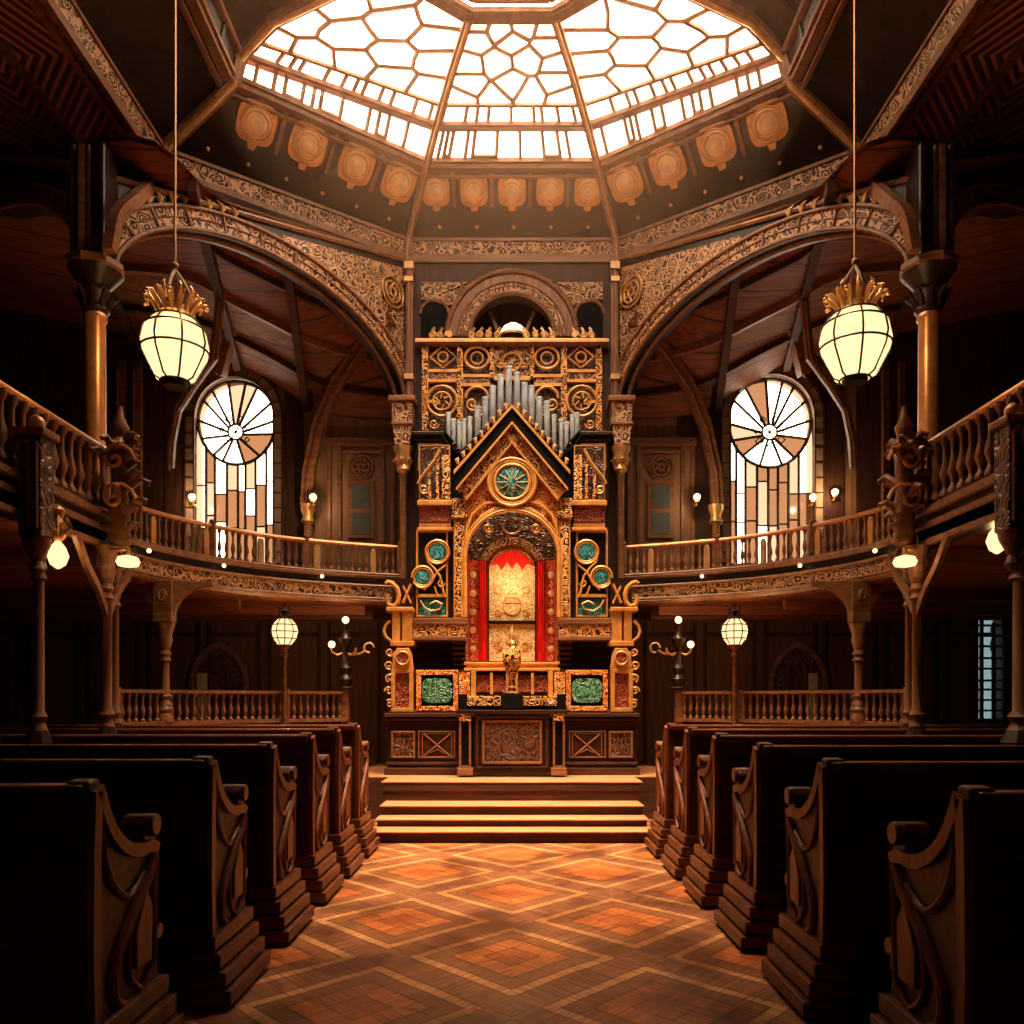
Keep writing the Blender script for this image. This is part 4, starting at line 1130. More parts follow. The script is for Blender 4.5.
# ================================================================= STEPS + PLATFORM
STP = [(7.80, .115, 1.37), (8.10, .19, 1.37), (8.40, .29, 1.37), (8.80, .50, 1.42)]
z0 = 0
for k, (y, z, hw) in enumerate(STP):
    y1 = STP[k+1][0] if k < 3 else WY
    hw2 = hw if k < 3 else 1.8
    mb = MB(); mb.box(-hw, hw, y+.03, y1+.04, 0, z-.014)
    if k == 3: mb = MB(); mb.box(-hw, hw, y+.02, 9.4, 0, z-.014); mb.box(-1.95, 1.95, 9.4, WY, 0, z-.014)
    if k == 3: mb.box(-hw, hw, y+.005, y+.03, .40, .47)
    names = ['lowest step of the stairs before the ark', 'second step up before the ark', 'third step up before the ark', 'broad top platform carrying the ark']
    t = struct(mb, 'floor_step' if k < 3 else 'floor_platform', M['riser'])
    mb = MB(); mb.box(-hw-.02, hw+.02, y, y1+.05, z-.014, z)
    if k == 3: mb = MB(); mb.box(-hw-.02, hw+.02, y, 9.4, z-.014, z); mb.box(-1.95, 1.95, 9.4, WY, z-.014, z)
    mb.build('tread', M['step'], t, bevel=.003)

# ================================================================= PEWS
def st(mb, pts, rs, n=8, k=4):
    p2 = smooth_path([tuple(p) for p in pts], k); r2 = []
    for i in range(len(p2)):
        u = i/k; j = min(int(u), len(rs)-2); r2.append(rs[j]+(rs[j+1]-rs[j])*(u-j))
    mb.tube(p2, r2, n)
def make_pew(s, y0, label, k):
    XA = 1.41; XB = 6.6; y0 = y0
    t = thing('pew', label, 'pew', (s*XA, y0, 0), 'pews %s of the aisle' % SIDE[s])
    mb = MB(); mb.add([(s*(XA+.02), y0, .08), (s*XB, y0, .08), (s*XB, y0, 1.08), (s*(XA+.02), y0, 1.08), (s*(XA+.02), y0+.05, .08), (s*XB, y0+.05, .08), (s*XB, y0+.035, 1.08), (s*(XA+.02), y0+.035, 1.08)],
                      [(0,1,2,3),(4,5,6,7),(0,1,5,4),(1,2,6,5),(2,3,7,6),(3,0,4,7)])
    mb.build('backrest', M['pew'], t)
    mb = MB(); mb.box(s*(XA-.02), s*XB, y0-.025, y0+.06, 1.08, 1.125); mb.build('top_rail', M['pewcap'], t, bevel=.012)
    mb = MB(); mb.box(s*(XA+.05), s*XB, y0+.05, y0+.56, .42, .46); mb.box(s*(XA+.05), s*XB, y0+.05, y0+.53, .08, .42) if 0 else None; mb.build('seat', M['pewcap'], t, bevel=.01)
    mb = MB(); mb.box(s*(XA+.06), s*XB, y0-.02, y0+.0, .14, .2); mb.box(s*(XA+.06), s*XB, y0-.015, y0, .9, .93); mb.box(s*(XA+.1), s*XB, y0+.40, y0+.43, 0, .42); mb.build('seat_board', M['pew'], t)
    # end panel
    prof = [(0,.30),(-.01,.6),(0,1.0),(0,1.135),(.07,1.14),(.085,1.08),(.12,.99),(.17,.92),(.24,.875),(.32,.86),(.385,.87),(.39,.93),(.42,.965),(.47,.965),(.50,.93),(.50,.87),(.475,.80),(.47,.70),(.49,.5),(.52,.30)]
    mb = MB(); mb.prism(prof, lambda u, z: V((s*(XA-.035), y0+u, z)), lambda u, z: V((s*(XA+.045), y0+u, z)))
    e = mb.build('end_panel', M['pew'], t, bevel=.01)
    xf = s*(XA-.04)
    mb = MB()
    q = lambda u, z: V((xf, y0+u, z))
    mb.rib([q(.025,.32), q(.015,.6), q(.02,.9), q(.03,1.10)], .03, .045, (s,0,0))
    mb.rib(smooth_path([tuple(q(.04,1.11)), tuple(q(.085,1.02)), tuple(q(.14,.945)), tuple(q(.22,.885)), tuple(q(.32,.85)), tuple(q(.42,.85)), tuple(q(.475,.83))], 3), .03, .045, (s,0,0))
    st(mb, [q(.46,.82), q(.40,.74), q(.30,.65), q(.20,.55), q(.14,.46), q(.16,.36), q(.26,.31)], [.02,.026,.024,.022,.022,.02,.015])
    st(mb, [q(.44,.80), q(.36,.70), q(.28,.60), q(.25,.5), q(.27,.4), q(.36,.33)], [.012,.016,.016,.014,.013,.01])
    st(mb, [q(.46,.80), q(.445,.65), q(.45,.5), q(.44,.4), q(.36,.33)], [.022,.02,.018,.018,.012])
    st(mb, [q(.08,.98), q(.09,.86), q(.15,.76), q(.26,.70), q(.38,.76)], [.008,.014,.016,.014,.01])
    mb.build('scroll_carving', M['pewcarve'], e, smooth=True)
    mb = MB(); mb.prism([(.30,.42),(.42,.42),(.43,.62),(.38,.70),(.30,.56)], lambda u, z: V((xf-s*.012, y0+u, z)), lambda u, z: V((xf, y0+u, z))); mb.build('inset_panel', M['pewcarve'], e, bevel=.005)
    mb = MB(); mb.tube([V((s*(XA-.06), y0+.445, .925)), V((s*(XA+.06), y0+.445, .925))], .043, 14); mb.build('armrest', M['pewcap'], t, smooth=True, bevel=.008)
    mb = MB()
    for j in range(4):
        w = .03+.026*j; z1 = .33-.08*j
        mb.box(s*(XA-.04-w), s*(XA+.08), y0-.01-.006*j, y0+.53+.012*j, z1-.066, z1)
    mb.box(s*(XA-.03), s*(XA+.08), y0, y0+.52, 0, .31)
    b = mb.build('stepped_base', M['pewcarve'] if 0 else M['pewcap'], t, bevel=.006)
    # little scroll bracket at the seat
    mb = MB(); mb.box(s*(XA-.01), s*(XA+.07), y0+.46, y0+.56, .40, .50); mb.tube([V((s*(XA-.02), y0+.56, .49)), V((s*(XA+.08), y0+.56, .49))], .03, 10); mb.build('seat_bracket', M['pewcap'], t, smooth=True)
    return t
ROW = {-1: [2.60, 3.62, 4.55, 5.45, 6.27, 7.08], 1: [2.40, 3.49, 4.44, 5.36, 6.22, 7.06]}
ords = ['nearest to the viewer', 'second nearest to the viewer', 'third from the viewer', 'fourth from the viewer', 'next to last before the steps', 'farthest one, beside the steps']
for s in (-1, 1):
    for k, y0 in enumerate(ROW[s]):
        pw = make_pew(s, y0, 'dark carved wooden pew %s of the aisle, %s' % (SIDE[s], ords[k]), k); pw.scale.z = (1.0, 1.005, 1.02, 1.035, 1.045, 1.05)[k]
# ================================================================= WALL BEHIND THE ARK
def R_(mb, xa, ya, xb, yb, d, dep, mir=True):
    a = P(xa, ya, d); b = P(xb, yb, d); mb.box(a.x, b.x, d, d+dep, b.z, a.z)
    if mir: mb.box(-a.x, -b.x, d, d+dep, b.z, a.z)
    return mb
def FR(mb, xa, ya, xb, yb, d, w, dep, mir=True):
    R_(mb, xa, ya, xb, ya+w, d, dep, mir); R_(mb, xa, yb-w, xb, yb, d, dep, mir)
    R_(mb, xa, ya+w, xa+w, yb-w, d, dep, mir); R_(mb, xb-w, ya+w, xb, yb-w, d, dep, mir); return mb
def Q(px, py, d, mir=False): 
    p = P(px, py, d); return V((-p.x, p.y, p.z)) if mir else p
def T(mb, pts, d, r, n=6, mir=True, closed=False):
    for m in ((False, True) if mir else (False,)): mb.tube([Q(x, y, d, m) for x, y in pts], r, n, closed)
    return mb
def circ(cx, cy, r, n=24, a0=0, a1=2*PI, sy=1): return [(cx+r*math.cos(a0+(a1-a0)*k/n), cy+sy*r*math.sin(a0+(a1-a0)*k/n)) for k in range(n+1)]
def spiral(cx, cy, r, turns=1.6, a0=0, dirn=1, n=26): return [(cx+r*(1-k/n*.8)*math.cos(a0+dirn*2*PI*turns*k/n), cy+r*(1-k/n*.8)*math.sin(a0+dirn*2*PI*turns*k/n)) for k in range(n+1)]

WD = 10.5
lz = P(512, 336, WD).z; lr = .565
mb = MB(); arch_hole_wall(mb, -1.40, 1.40, .5, 7.2, [(-lr, lr, lz-.02, lz, lr)], WD, WD+.25)
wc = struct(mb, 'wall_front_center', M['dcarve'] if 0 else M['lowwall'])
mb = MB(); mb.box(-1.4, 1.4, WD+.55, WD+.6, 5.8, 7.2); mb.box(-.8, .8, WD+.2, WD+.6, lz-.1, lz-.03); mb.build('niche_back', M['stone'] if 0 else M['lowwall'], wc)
mb = MB()
for r, rr in ((43, .03), (50, .012), (54, .02), (65, .035)): T(mb, circ(512, 336, r, 28, PI, 2*PI), WD-.03, rr, 8, False)
mb.build('moulding', M['mid'], wc, smooth=True)
a = [Q(x, y, WD-.035) for x, y in circ(512, 336, 45, 28, PI, 2*PI)]; b = [Q(x, y, WD-.035) for x, y in circ(512, 336, 54, 28, PI, 2*PI)]
MB().band(a, b, (0, .03, 0)).build('lunette_band', M['bfine'], wc)
a = [Q(x, y, WD-.02) for x, y in circ(512, 336, 55, 28, PI, 2*PI)]; b = [Q(x, y, WD-.02) for x, y in circ(512, 336, 65, 28, PI, 2*PI)]
MB().band(a, b, (0, .02, 0)).build('lunette_arch', M['midz'], wc)
# upper corner carvings
for m in (1, -1):
    mb = MB(); x0 = 421; 
    pl = [(421, 282), (421, 300)]+[(421+0+k, 300) for k in (6,)]+[(450, 305)]+circ(512, 336, 68, 8, PI+.47, PI+.98)+[(475, 282)]
    pl = [(x if m > 0 else 1024-x, y) for x, y in pl]
    mb.prism(pl, lambda u, v: P(u, v, WD-.03), lambda u, v: P(u, v, WD)); mb.build('corner_carving', M['bfine'], wc)
    mb = MB(); pl = [(421, 338), (421, 312)]+circ(434.5, 314, 13.5, 10, PI, 2*PI)+[(448, 338)]
    pl = [(x if m > 0 else 1024-x, y) for x, y in pl]
    mb.prism(pl, lambda u, v: P(u, v, WD-.012), lambda u, v: P(u, v, WD)); mb.build('blind_arch', M['black'], wc)
    mb = MB(); mb.tube([Q(x if m > 0 else 1024-x, y, WD-.02) for x, y in circ(434.5, 314, 14, 12, PI, 2*PI)], .02, 6); mb.build('moulding', M['mid'], wc, smooth=True)
mb = MB()
for (p, q) in (((490, 312), (498, 332)), ((534, 312), (526, 332))):
    mb.beam(P(*p, WD+.3), P(*q, WD+.3), .06, .04)
mb.build('strut', M['mid'], wc)
q = P(513, 336, WD+.15); lamp = thing('lunette_lamp', 'white lit dome lamp inside the round arch above the ark', 'lamp', q)
mb = MB(); mb.lathe([(.17,0),(.165,.05),(.13,.11),(.07,.15),(0,.16)], q, 20); mb.build('globe', M['bulb'], lamp, smooth=True)
mb = MB(); mb.lathe([(.19,-.03),(.19,.0),(.17,.005)], q, 20); mb.build('base', M['brass'], lamp, smooth=True)
# ---- carved screen
sc_ = thing('carved_screen', 'tall openwork gilded screen on the wall behind the silver pipes', 'screen', (0, WD-.05, 4.9))
D = WD-.10
mb = MB(); R_(mb, 421, 342, 603, 431, D+.06, .035, False); mb.build('ground', M['redpan'] if 0 else M['dcarve'], sc_)
mb = MB(); R_(mb, 415, 338, 609, 342, D-.08, .18, False); R_(mb, 418, 342, 606, 344, D-.03, .12, False); mb.build('shelf', M['brass'], sc_, bevel=.008)
mb = MB()
for x in (422, 457, 490): R_(mb, x, 344, x+6 if x < 490 else x+4, 430 if x != 490 else 378, D, .07)
mb.each('upright', M['gcarve'], sc_)
mb = MB()
for (xa, xb, y) in ((428, 457, 369), (428, 457, 379), (463, 490, 374), (463, 490, 383), (428, 440, 400)):
    R_(mb, xa, y, xb, y+3, D+.01, .06)
R_(mb, 494, 376, 530, 380, D, .06, False)
mb.each('crossbar', M['gold'], sc_)
mb = MB(); R_(mb, 428, 372, 457, 379, D+.03, .03); R_(mb, 463, 377, 490, 383, D+.03, .03); R_(mb, 494, 346, 530, 376, D+.03, .03, False); mb.each('carved_panel', M['bcarve'], sc_)
mb = MB()
T(mb, circ(442, 401, 15), D, .018, 6); T(mb, circ(442, 401, 9), D, .012, 6); T(mb, circ(477, 358, 12, sy=.9), D, .018); T(mb, circ(477, 358, 6), D, .012)
T(mb, [(430, 357), (443, 346), (456, 357), (443, 368), (430, 357)], D, .014); T(mb, circ(443, 357, 5), D, .012)
T(mb, circ(477, 398, 11, 14, PI, 2*PI), D, .02); T(mb, spiral(472, 404, 7, 1.5), D, .012); T(mb, spiral(481, 412, 6, 1.5, 2), D, .012)
T(mb, spiral(434, 424, 5, 1.4), D, .011); T(mb, spiral(450, 424, 5, 1.4, 2, -1), D, .011)
for k in range(6): T(mb, [(442+3*math.cos(k*PI/3), 401+3*math.sin(k*PI/3)), (442+8*math.cos(k*PI/3+.5), 401+8*math.sin(k*PI/3+.5))], D, .01)
T(mb, circ(512, 362, 9), D, .014, 6, False); T(mb, spiral(500, 362, 6, 1.4), D, .010)
mb.build('scrollwork', M['gold'], sc_, smooth=True)
mb = MB()
for px in (432, 440, 449, 480, 488, 472, 498):
    T(mb, spiral(px, 335, 3.5, 1.3, px), D-.02, .02, 6); T(mb, [(px, 338), (px+1, 330), (px+3, 328)], D-.02, .02, 5)
mb.each('cresting_leaf', M['brass'], sc_, smooth=True)
# ---- organ pipes
og = thing('pipe_organ', 'rank of silver pipes stepping up to a peak behind the black gable', 'organ', (0, 10.25, 4.6))
px_ = [187,212,240,263,292,330,367,403,442,482,522,559,593,630,668,703,737,763,792,815]
py_ = [355,385,400,385,375,325,280,225,170,130,160,210,225,280,300,365,385,400,365,355]
D = 10.22
rail = [(165,455),(205,505),(255,555),(490,330),(735,560),(780,510),(830,455)]
def rx(x):
    for a, b in zip(rail, rail[1:]):
        if a[0] <= x <= b[0]: return a[1]+(b[1]-a[1])*(x-a[0])/(b[0]-a[0])
for x, y in zip(px_, py_):
    sc = 4.876; yb = rx(x)+18
    a = P(410+x/sc, 340+y/sc, D); b = P(410+x/sc, 340+yb/sc, D); h = a.z-b.z
    r = .041 if 300 < x < 700 else .031
    mb = MB(); mb.lathe([(r*.3, 0), (r*.95, .03), (r*.95, h-.03), (r*1.08, h-.028), (r*1.08, h), (r*.8, h), (r*.8, h-.02)], b, 14); mb.build('pipe', M['pipe'], og, smooth=True)
mb = MB()
for k in (0, 14):
    mb.rib([P(410+x/4.876, 340+(y+k)/4.876, D-.05) for x, y in rail], .10, .06, (0, 1, 0))
mb.build('case_rail', M['black'], og, bevel=.006)
mb = MB(); 
pl = [(410+x/4.876, 340+(y+18)/4.876) for x, y in rail]; pl = pl+[(pl[-1][0], 500), (pl[0][0], 500)]
mb.prism(pl, lambda u, v: P(u, v, D+.02), lambda u, v: P(u, v, D+.2)); mb.build('case', M['black'], og)
mb = MB()
for x in range(210, 800, 22):
    y = rx(x); q = P(410+x/4.876, 340+y/4.876, D-.09); mb.ball(q, .022, 6)
mb.build('bead', M['iron'], og, smooth=True)
mb = MB(); R_(mb, 411, 431, 445, 435, D-.05, .3); R_(mb, 413, 435, 443, 441, D, .25); R_(mb, 415, 441, 449, 500, D+.06, .15); mb.halves('shoulder', M['dark'], og, bevel=.01)
mb = MB(); FR(mb, 418, 443, 443, 470, D+.03, 2, .04); T(mb, circ(430, 456, 8), D+.02, .012); mb.halves('shoulder_frame', M['brass'], og)

# ================================================================= THE ARK
ark = thing('torah_ark', 'towering gilded carved ark with teal roundels, black gable and red curtains', 'ark', (0, 9.6, .5))
def part(mb, n, m, par=None, **k): return mb.build(n, M[m], par or ark, **k)
D = 9.62
# base cabinet
mb = MB(); R_(mb, 388, 716, 512, 775, D, .8); part(mb, 'base_cabinet', 'dark')
mb = MB(); R_(mb, 384, 713, 478, 717, D-.06, .9); R_(mb, 386, 718.5, 477, 720.5, D-.03, .5); R_(mb, 386, 762, 478, 765, D-.03, .5); R_(mb, 384, 768, 480, 776, D-.05, .5); mb.halves('plinth_moulding', M['riser'], ark, bevel=.006)
for m in (1, -1):
    X = (lambda x: x) if m > 0 else (lambda x: 1024-x)
    f = part(FR(MB(), *( (391, 731, 415, 758) if m > 0 else (609, 731, 633, 758)), D-.03, 2.0, .05, False), 'panel_frame', 'mid', bevel=.004)
    R_(MB(), *((393, 733, 413, 756) if m > 0 else (611, 733, 631, 756)), D-.01, .02, False).build('panel', M['dcarve'], f)
    f = part(FR(MB(), *((418, 731, 455, 758) if m > 0 else (569, 731, 606, 758)), D-.025, 1.2, .045, False), 'panel_frame', 'mid', bevel=.004)
    R_(MB(), *((420, 733, 453, 756) if m > 0 else (571, 733, 604, 756)), D-.01, .02, False).build('panel', M['pew'], f)
    mb = MB(); cx = X(437)
    mb.tube([P(cx-13, 734, D-.02), P(cx+13, 756, D-.02)], .011, 6); mb.tube([P(cx+13, 734, D-.02), P(cx-13, 756, D-.02)], .011, 6)
    mb.tube([P(x, y, D-.02) for x, y in ((cx-7, 753), (cx, 749), (cx+7, 753))], .008, 6)
    FR(mb, cx-15, 733, cx+15, 757, D-.02, .8, .02, False); mb.build('cross_moulding', M['mid'], f)
# mid tier
D = 9.72
mb = MB(); R_(mb, 392, 669, 512, 714, D+.02, .7); part(mb, 'middle_tier', 'darkx')
mb = MB(); R_(mb, 388, 710, 470, 714, D-.04, .6); mb.halves('tier_moulding', M['mid'], ark, bevel=.006)
for m in (1, -1):
    X = (lambda x: x) if m > 0 else (lambda x: 1024-x)
    def XX(mb, xa, ya, xb, yb, d, dep): return R_(mb, min(X(xa), X(xb)), ya, max(X(xa), X(xb)), yb, d, dep, False)
    def FX(mb, xa, ya, xb, yb, d, w, dep): return FR(mb, min(X(xa), X(xb)), ya, max(X(xa), X(xb)), yb, d, w, dep, False)
    TX = lambda mb, pts, d, r, n=6: mb.tube([Q(X(x), y, d) for x, y in pts], r, n)
    # outer pilaster with roundel
    f = part(FX(MB(), 391, 669, 413, 712, D-.1, 4, .16), 'outer_pilaster', 'gold', bevel=.006)
    XX(MB(), 394, 672, 410, 709, D-.06, .1).build('red_panel', M['redpan'], f)
    mb = MB(); pl = [(392, 669), (393, 655), (397, 648), (409, 648), (412, 655), (414, 669)]; pl = [(X(x), y) for x, y in pl]
    mb.prism(pl, lambda u, v: P(u, v, D-.1), lambda u, v: P(u, v, D+.1)); c_ = mb.build('roundel_block', M['gold'], f, bevel=.006)
    mb = MB(); mb.lathe([(.075, 0), (.07, .02), (.001, .02)], P(X(402.5), 658, D-.10), 18, (0, -1, 0)); mb.build('roundel', M['redpan'], f)
    mb = MB(); TX(mb, circ(402.5, 658, 6.5), D-.12, .014); mb.build('roundel_ring', M['brass'], f, smooth=True)
    mb = MB()
    for k in range(5): TX(mb, spiral(389 if k % 2 else 390, 652+k*13, 4.5, 1.3, k), D-.05, .014)
    mb.build('side_scroll', M['brass'], f, smooth=True)
    # green panel
    f = part(FX(MB(), 416, 670, 458, 711, D-.05, 5, .09), 'green_panel_frame', 'rcarve', bevel=.006)
    mb = MB(); XX(mb, 420, 676, 453.5, 707, D-.02, .04); mb.build('ground', M['black'], f)
    pl = [(437+15*math.copysign(abs(math.cos(t))**.5, math.cos(t)), 690.5+12.5*math.copysign(abs(math.sin(t))**.5, math.sin(t))) for t in [2*PI*k/32 for k in range(32)]]
    pl = [(X(x), y) for x, y in pl]
    mb = MB(); mb.prism(pl, lambda u, v: P(u, v, D-.045), lambda u, v: P(u, v, D)); mb.build('green_mosaic', M['green'], f)
    # carved block beside the rail
    mb = MB(); XX(mb, 459, 672, 470, 696, D-.04, .08); k_ = mb.build('carved_block', M['rcarve'], ark)
    for (xa, xb) in ((477, 490), (493, 506)):
        mb = MB(); XX(mb, xa, 675, xb, 692, D-.0, .05); mb.build('small_red_panel', M['redpan'], ark)
    mb = MB(); XX(mb, 471, 671, 476, 697, D-.04, .06); XX(mb, 490, 673, 493, 694, D-.04, .06); XX(mb, 506, 673, 509, 694, D-.04, .06); mb.each('rail_post', M['gold'], ark, bevel=.004)
    mb = MB(); XX(mb, 467, 696, 507, 706, D-.12, .14); mb.build('lattice_rail', M['gcarve'], ark, bevel=.005)
    mb = MB(); XX(mb, 459, 694, 467, 712, D-.1, .12); mb.build('black_block', M['black'], ark, bevel=.006)
    # niche recess sides & ledge with frieze
    mb = MB(); XX(mb, 413, 640, 466, 669, D+.30, .3); mb.build('dark_recess', M['dark'], ark)
    mb = MB()
    for k in range(5): XX(mb, 452, 641+k*5.6, 466, 644+k*5.6, D+.12, .25)
    mb.each('stacked_moulding', M['riser'], ark, bevel=.005)
    mb = MB(); XX(mb, 412, 618, 466, 624, D-.03, .6); XX(mb, 412, 636, 466, 640, D-.05, .6); mb.build('ledge', M['mid'], ark, bevel=.006)
    mb = MB(); XX(mb, 413, 624, 465, 636, D-.01, .5); mb.build('ledge_frieze', M['gcarve'], ark)
    # console with ram-horn scroll
    f = part(XX(MB(), 392, 611, 400, 641, D-.05, .2), 'console', 'gold', bevel=.01)
    mb = MB(); XX(mb, 402, 611, 412, 641, D-.05, .2); XX(mb, 386, 607, 413, 611, D-.08, .3); XX(mb, 390, 641, 414, 646, D-.08, .3); mb.build('console_block', M['gold'], f, bevel=.008)
    mb = MB(); XX(mb, 392, 578, 413, 607, D+.05, .2); XX(mb, 390, 646, 414, 650, D-.02, .2); mb.each('console_back', M['dark'], f)
    mb = MB(); TX(mb, [(386, 584), (388, 582), (392, 583), (397, 588), (399, 595), (398, 602), (394, 606), (389, 605), (387, 600), (388, 594)], D-.04, .028, 8)
    TX(mb, [(391, 641), (386, 637), (384, 631), (386, 625), (390, 621)], D-.04, .018, 8); TX(mb, [(403, 603), (411, 584)], D-.0, .018); TX(mb, [(403, 586), (411, 603)], D, .014)
    mb.build('horn_scroll', M['stone'] if 0 else M['gold'], f, smooth=True)
# upper shrine
D = 9.86
mb = MB()
R_(mb, 416, 530, 452, 618, D+.03, .5); R_(mb, 418, 502, 452, 530, D+.05, .4); mb.halves('side_body', M['darkx'], ark)
for m in (1, -1):
    X = (lambda x: x) if m > 0 else (lambda x: 1024-x)
    def XX(mb, xa, ya, xb, yb, d, dep): return R_(mb, min(X(xa), X(xb)), ya, max(X(xa), X(xb)), yb, d, dep, False)
    def FX(mb, xa, ya, xb, yb, d, w, dep): return FR(mb, min(X(xa), X(xb)), ya, max(X(xa), X(xb)), yb, d, w, dep, False)
    TX = lambda mb, pts, d, r, n=6: mb.tube([Q(X(x), y, d) for x, y in pts], r, n)
    f = part(FX(MB(), 416, 530, 448, 617, D-.01, 2, .06), 'side_panel_frame', 'gold', bevel=.004)
    for (cx, cy, r) in ((437.5, 552, 9), (422.5, 577, 8)):
        mb = MB(); mb.lathe([(r*.0123, 0), (r*.0123, .012), (r*.0105, .03), (.001, .036)], P(X(cx), cy, D-.0), 22, (0, -1, 0)); mb.build('teal_roundel', M['teal'], f, smooth=True)
        mb = MB(); TX(mb, circ(cx, cy, r+2.6), D-.03, .016); TX(mb, circ(cx, cy, r+.4), D-.03, .008); mb.build('roundel_ring', M['gold'], f, smooth=True)
    mb = MB(); TX(mb, [(426, 552), (428, 562), (434, 568), (440, 576), (443, 590), (445, 597)], D-.03, .016); TX(mb, [(446, 565), (437, 572), (432, 582), (424, 590)], D-.03, .014); TX(mb, [(434, 586), (438, 597)], D-.03, .012); TX(mb, spiral(441, 583, 4, 1.3), D-.03, .01); mb.build('scroll', M['gold'], f, smooth=True)
    mb = MB(); XX(mb, 418, 594, 446, 597, D-.03, .05); mb.build('crossbar', M['gold'], f)
    mb = MB(); XX(mb, 419, 599, 445, 615, D, .03); mb.build('dark_teal_panel', M['teal'], f)
    mb = MB(); TX(mb, [(420, 600), (424, 607), (431, 611), (440, 609), (442, 604), (436, 601), (430, 604)], D-.03, .012); mb.build('scroll', M['gold'], f, smooth=True)
    # red block above
    mb = MB(); XX(mb, 419, 506, 451, 523, D-.03, .2); b_ = part(mb, 'red_block', 'redpan', bevel=.02)
    mb = MB(); XX(mb, 417, 500, 454, 505, D-.08, .3); XX(mb, 419, 523, 451, 527, D-.02, .2); XX(mb, 417, 527.5, 453, 530.5, D-.05, .2); mb.build('cornice', M['gold'], b_, bevel=.006)
    # turret panel with volute
    f = part(XX(MB(), 420, 447, 450, 500, D+.14, .1), 'turret_panel', 'dcarve')
    mb = MB(); XX(mb, 436, 458, 439, 499, D+.06, .06); XX(mb, 428, 468, 431, 499, D+.06, .06); XX(mb, 442, 455, 450, 499, D+.04, .08); mb.build('turret_bar', M['gcarve'], f)
    mb = MB(); TX(mb, [(418, 484), (421, 478), (428, 469), (434, 461), (438, 453), (440, 449)], D+.06, .02); TX(mb, spiral(424, 489, 5, 1.4), D+.06, .012); FX(mb, 419, 445, 450, 500, D+.1, 1, .03); mb.build('volute', M['brass'], f, smooth=True)
    # pilasters of the shrine
    f = part(XX(MB(), 453.5, 518, 465, 618, D-.12, .3), 'shrine_pilaster', 'gold', bevel=.006)
    mb = MB(); XX(mb, 455, 521, 463.5, 615, D-.135, .03); mb.build('pilaster_carving', M['gcarve'], f)
    mb = MB(); XX(mb, 451.5, 511, 467, 518, D-.16, .3); XX(mb, 452, 498, 466, 511, D-.12, .2); mb.build('pilaster_cap', M['gcarve'], f, bevel=.008)
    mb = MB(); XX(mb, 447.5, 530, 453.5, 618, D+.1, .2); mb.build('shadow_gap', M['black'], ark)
# gable: black raking band, gold band, field with arch opening
DG = D-.15
def gpoly(apx, apy, lx, ly): return apx, apy, lx, ly
for m in (1, -1):
    X = (lambda x: x) if m > 0 else (lambda x: 1024-x)
    def rake(pts, n, mat, d, dep, **k):
        mb = MB(); mb.prism([(X(x), y) for x, y in pts], lambda u, v: P(u, v, d), lambda u, v: P(u, v, d+dep)); return part(mb, n, mat, **k)
    rake([(512, 405), (512, 421), (456, 488), (455, 472)], 'black_rake', 'black', DG-.06, .25)
    rake([(512, 421), (512, 424), (456, 490.5), (456, 487.5)], 'gold_rake', 'gold', DG-.09, .2)
    rake([(512, 404), (512, 407.5), (454, 474), (453.5, 470.5)], 'gold_rake', 'gold', DG-.09, .25)
    rake([(512, 425), (512, 441), (466, 499), (457, 490)], 'carved_rake', 'gcarve', DG-.02, .12)
    rake([(512, 440.5), (512, 443.5), (466, 501), (465, 498)], 'gold_rake', 'gold', DG-.05, .1)
    mb = MB()
    for k in range(9):
        x = 458+k*6; y = 404+(512-x)*(66/58.)-2
        mb.tube([Q(X(x), y, DG-.05), Q(X(x-1.2), y-3.5, DG-.05), Q(X(x+.6), y-6, DG-.05)], [.022, .028, .006], 6)
    mb.each('crocket', M['brass'], ark, smooth=True)
    # side of the gable field down to the arch
    arc = circ(512, 557, 47, 18, PI, 1.5*PI)
    arc = [(x, 557+(y-557)*.98) for x, y in arc]
    for (x0, y0), (x1, y1) in zip(arc, arc[1:]):
        tp = lambda x: max(443+(512-x)*(58/46.), 443)
        mb_ = None
    pl = arc+[(512, 443), (466, 501), (465, 557)]
    mb = MB(); mb.prism([(X(x), y) for x, y in pl], lambda u, v: P(u, v, DG+.03), lambda u, v: P(u, v, DG+.2)); part(mb, 'gable_field', 'rcarve')
    mb = MB(); mb.tube([Q(X(x), y, DG+.0) for x, y in [(467, 545), (467, 530), (472, 515), (484, 504), (497, 501), (506, 503)]], .018, 6)
    mb.tube([Q(X(x), y, DG+.0) for x, y in [(470, 540), (474, 525), (482, 515), (494, 508), (508, 507)]], .010, 6)
    mb.tube([Q(X(x), y, DG+.0) for x, y in spiral(481, 512, 4, 1.3)], .009, 5); part(mb, 'spandrel_scroll', 'gold', smooth=True)
mb = MB(); mb.lathe([(.205, 0), (.205, .02), (.19, .03), (.001, .05)], P(512, 482, DG+.0), 32, (0, -1, 0)); r_ = part(mb, 'rose_roundel', 'teal', smooth=True)
mb = MB()
for r, t in ((17.6, .022), (21, .012), (23.5, .02)): mb.tube([Q(x, y, DG-.03) for x, y in circ(512, 482, r, 32)], t, 8)
for k in range(12): mb.tube([Q(512+4*math.cos(k*PI/6), 482+4*math.sin(k*PI/6), DG-.055), Q(512+16*math.cos(k*PI/6), 482+16*math.sin(k*PI/6), DG-.035)], .005, 4)
mb.build('roundel_ring', M['gold'], r_, smooth=True)
mb = MB()
for r, t in ((47, .024), (50, .012)): mb.tube([Q(512-r, 617, DG+.0)]+[Q(x, y, DG+.0) for x, y in circ(512, 557, r, 30, PI, 2*PI)]+[Q(512+r, 617, DG)], t, 8)
part(mb, 'arch_moulding', 'gold', smooth=True)
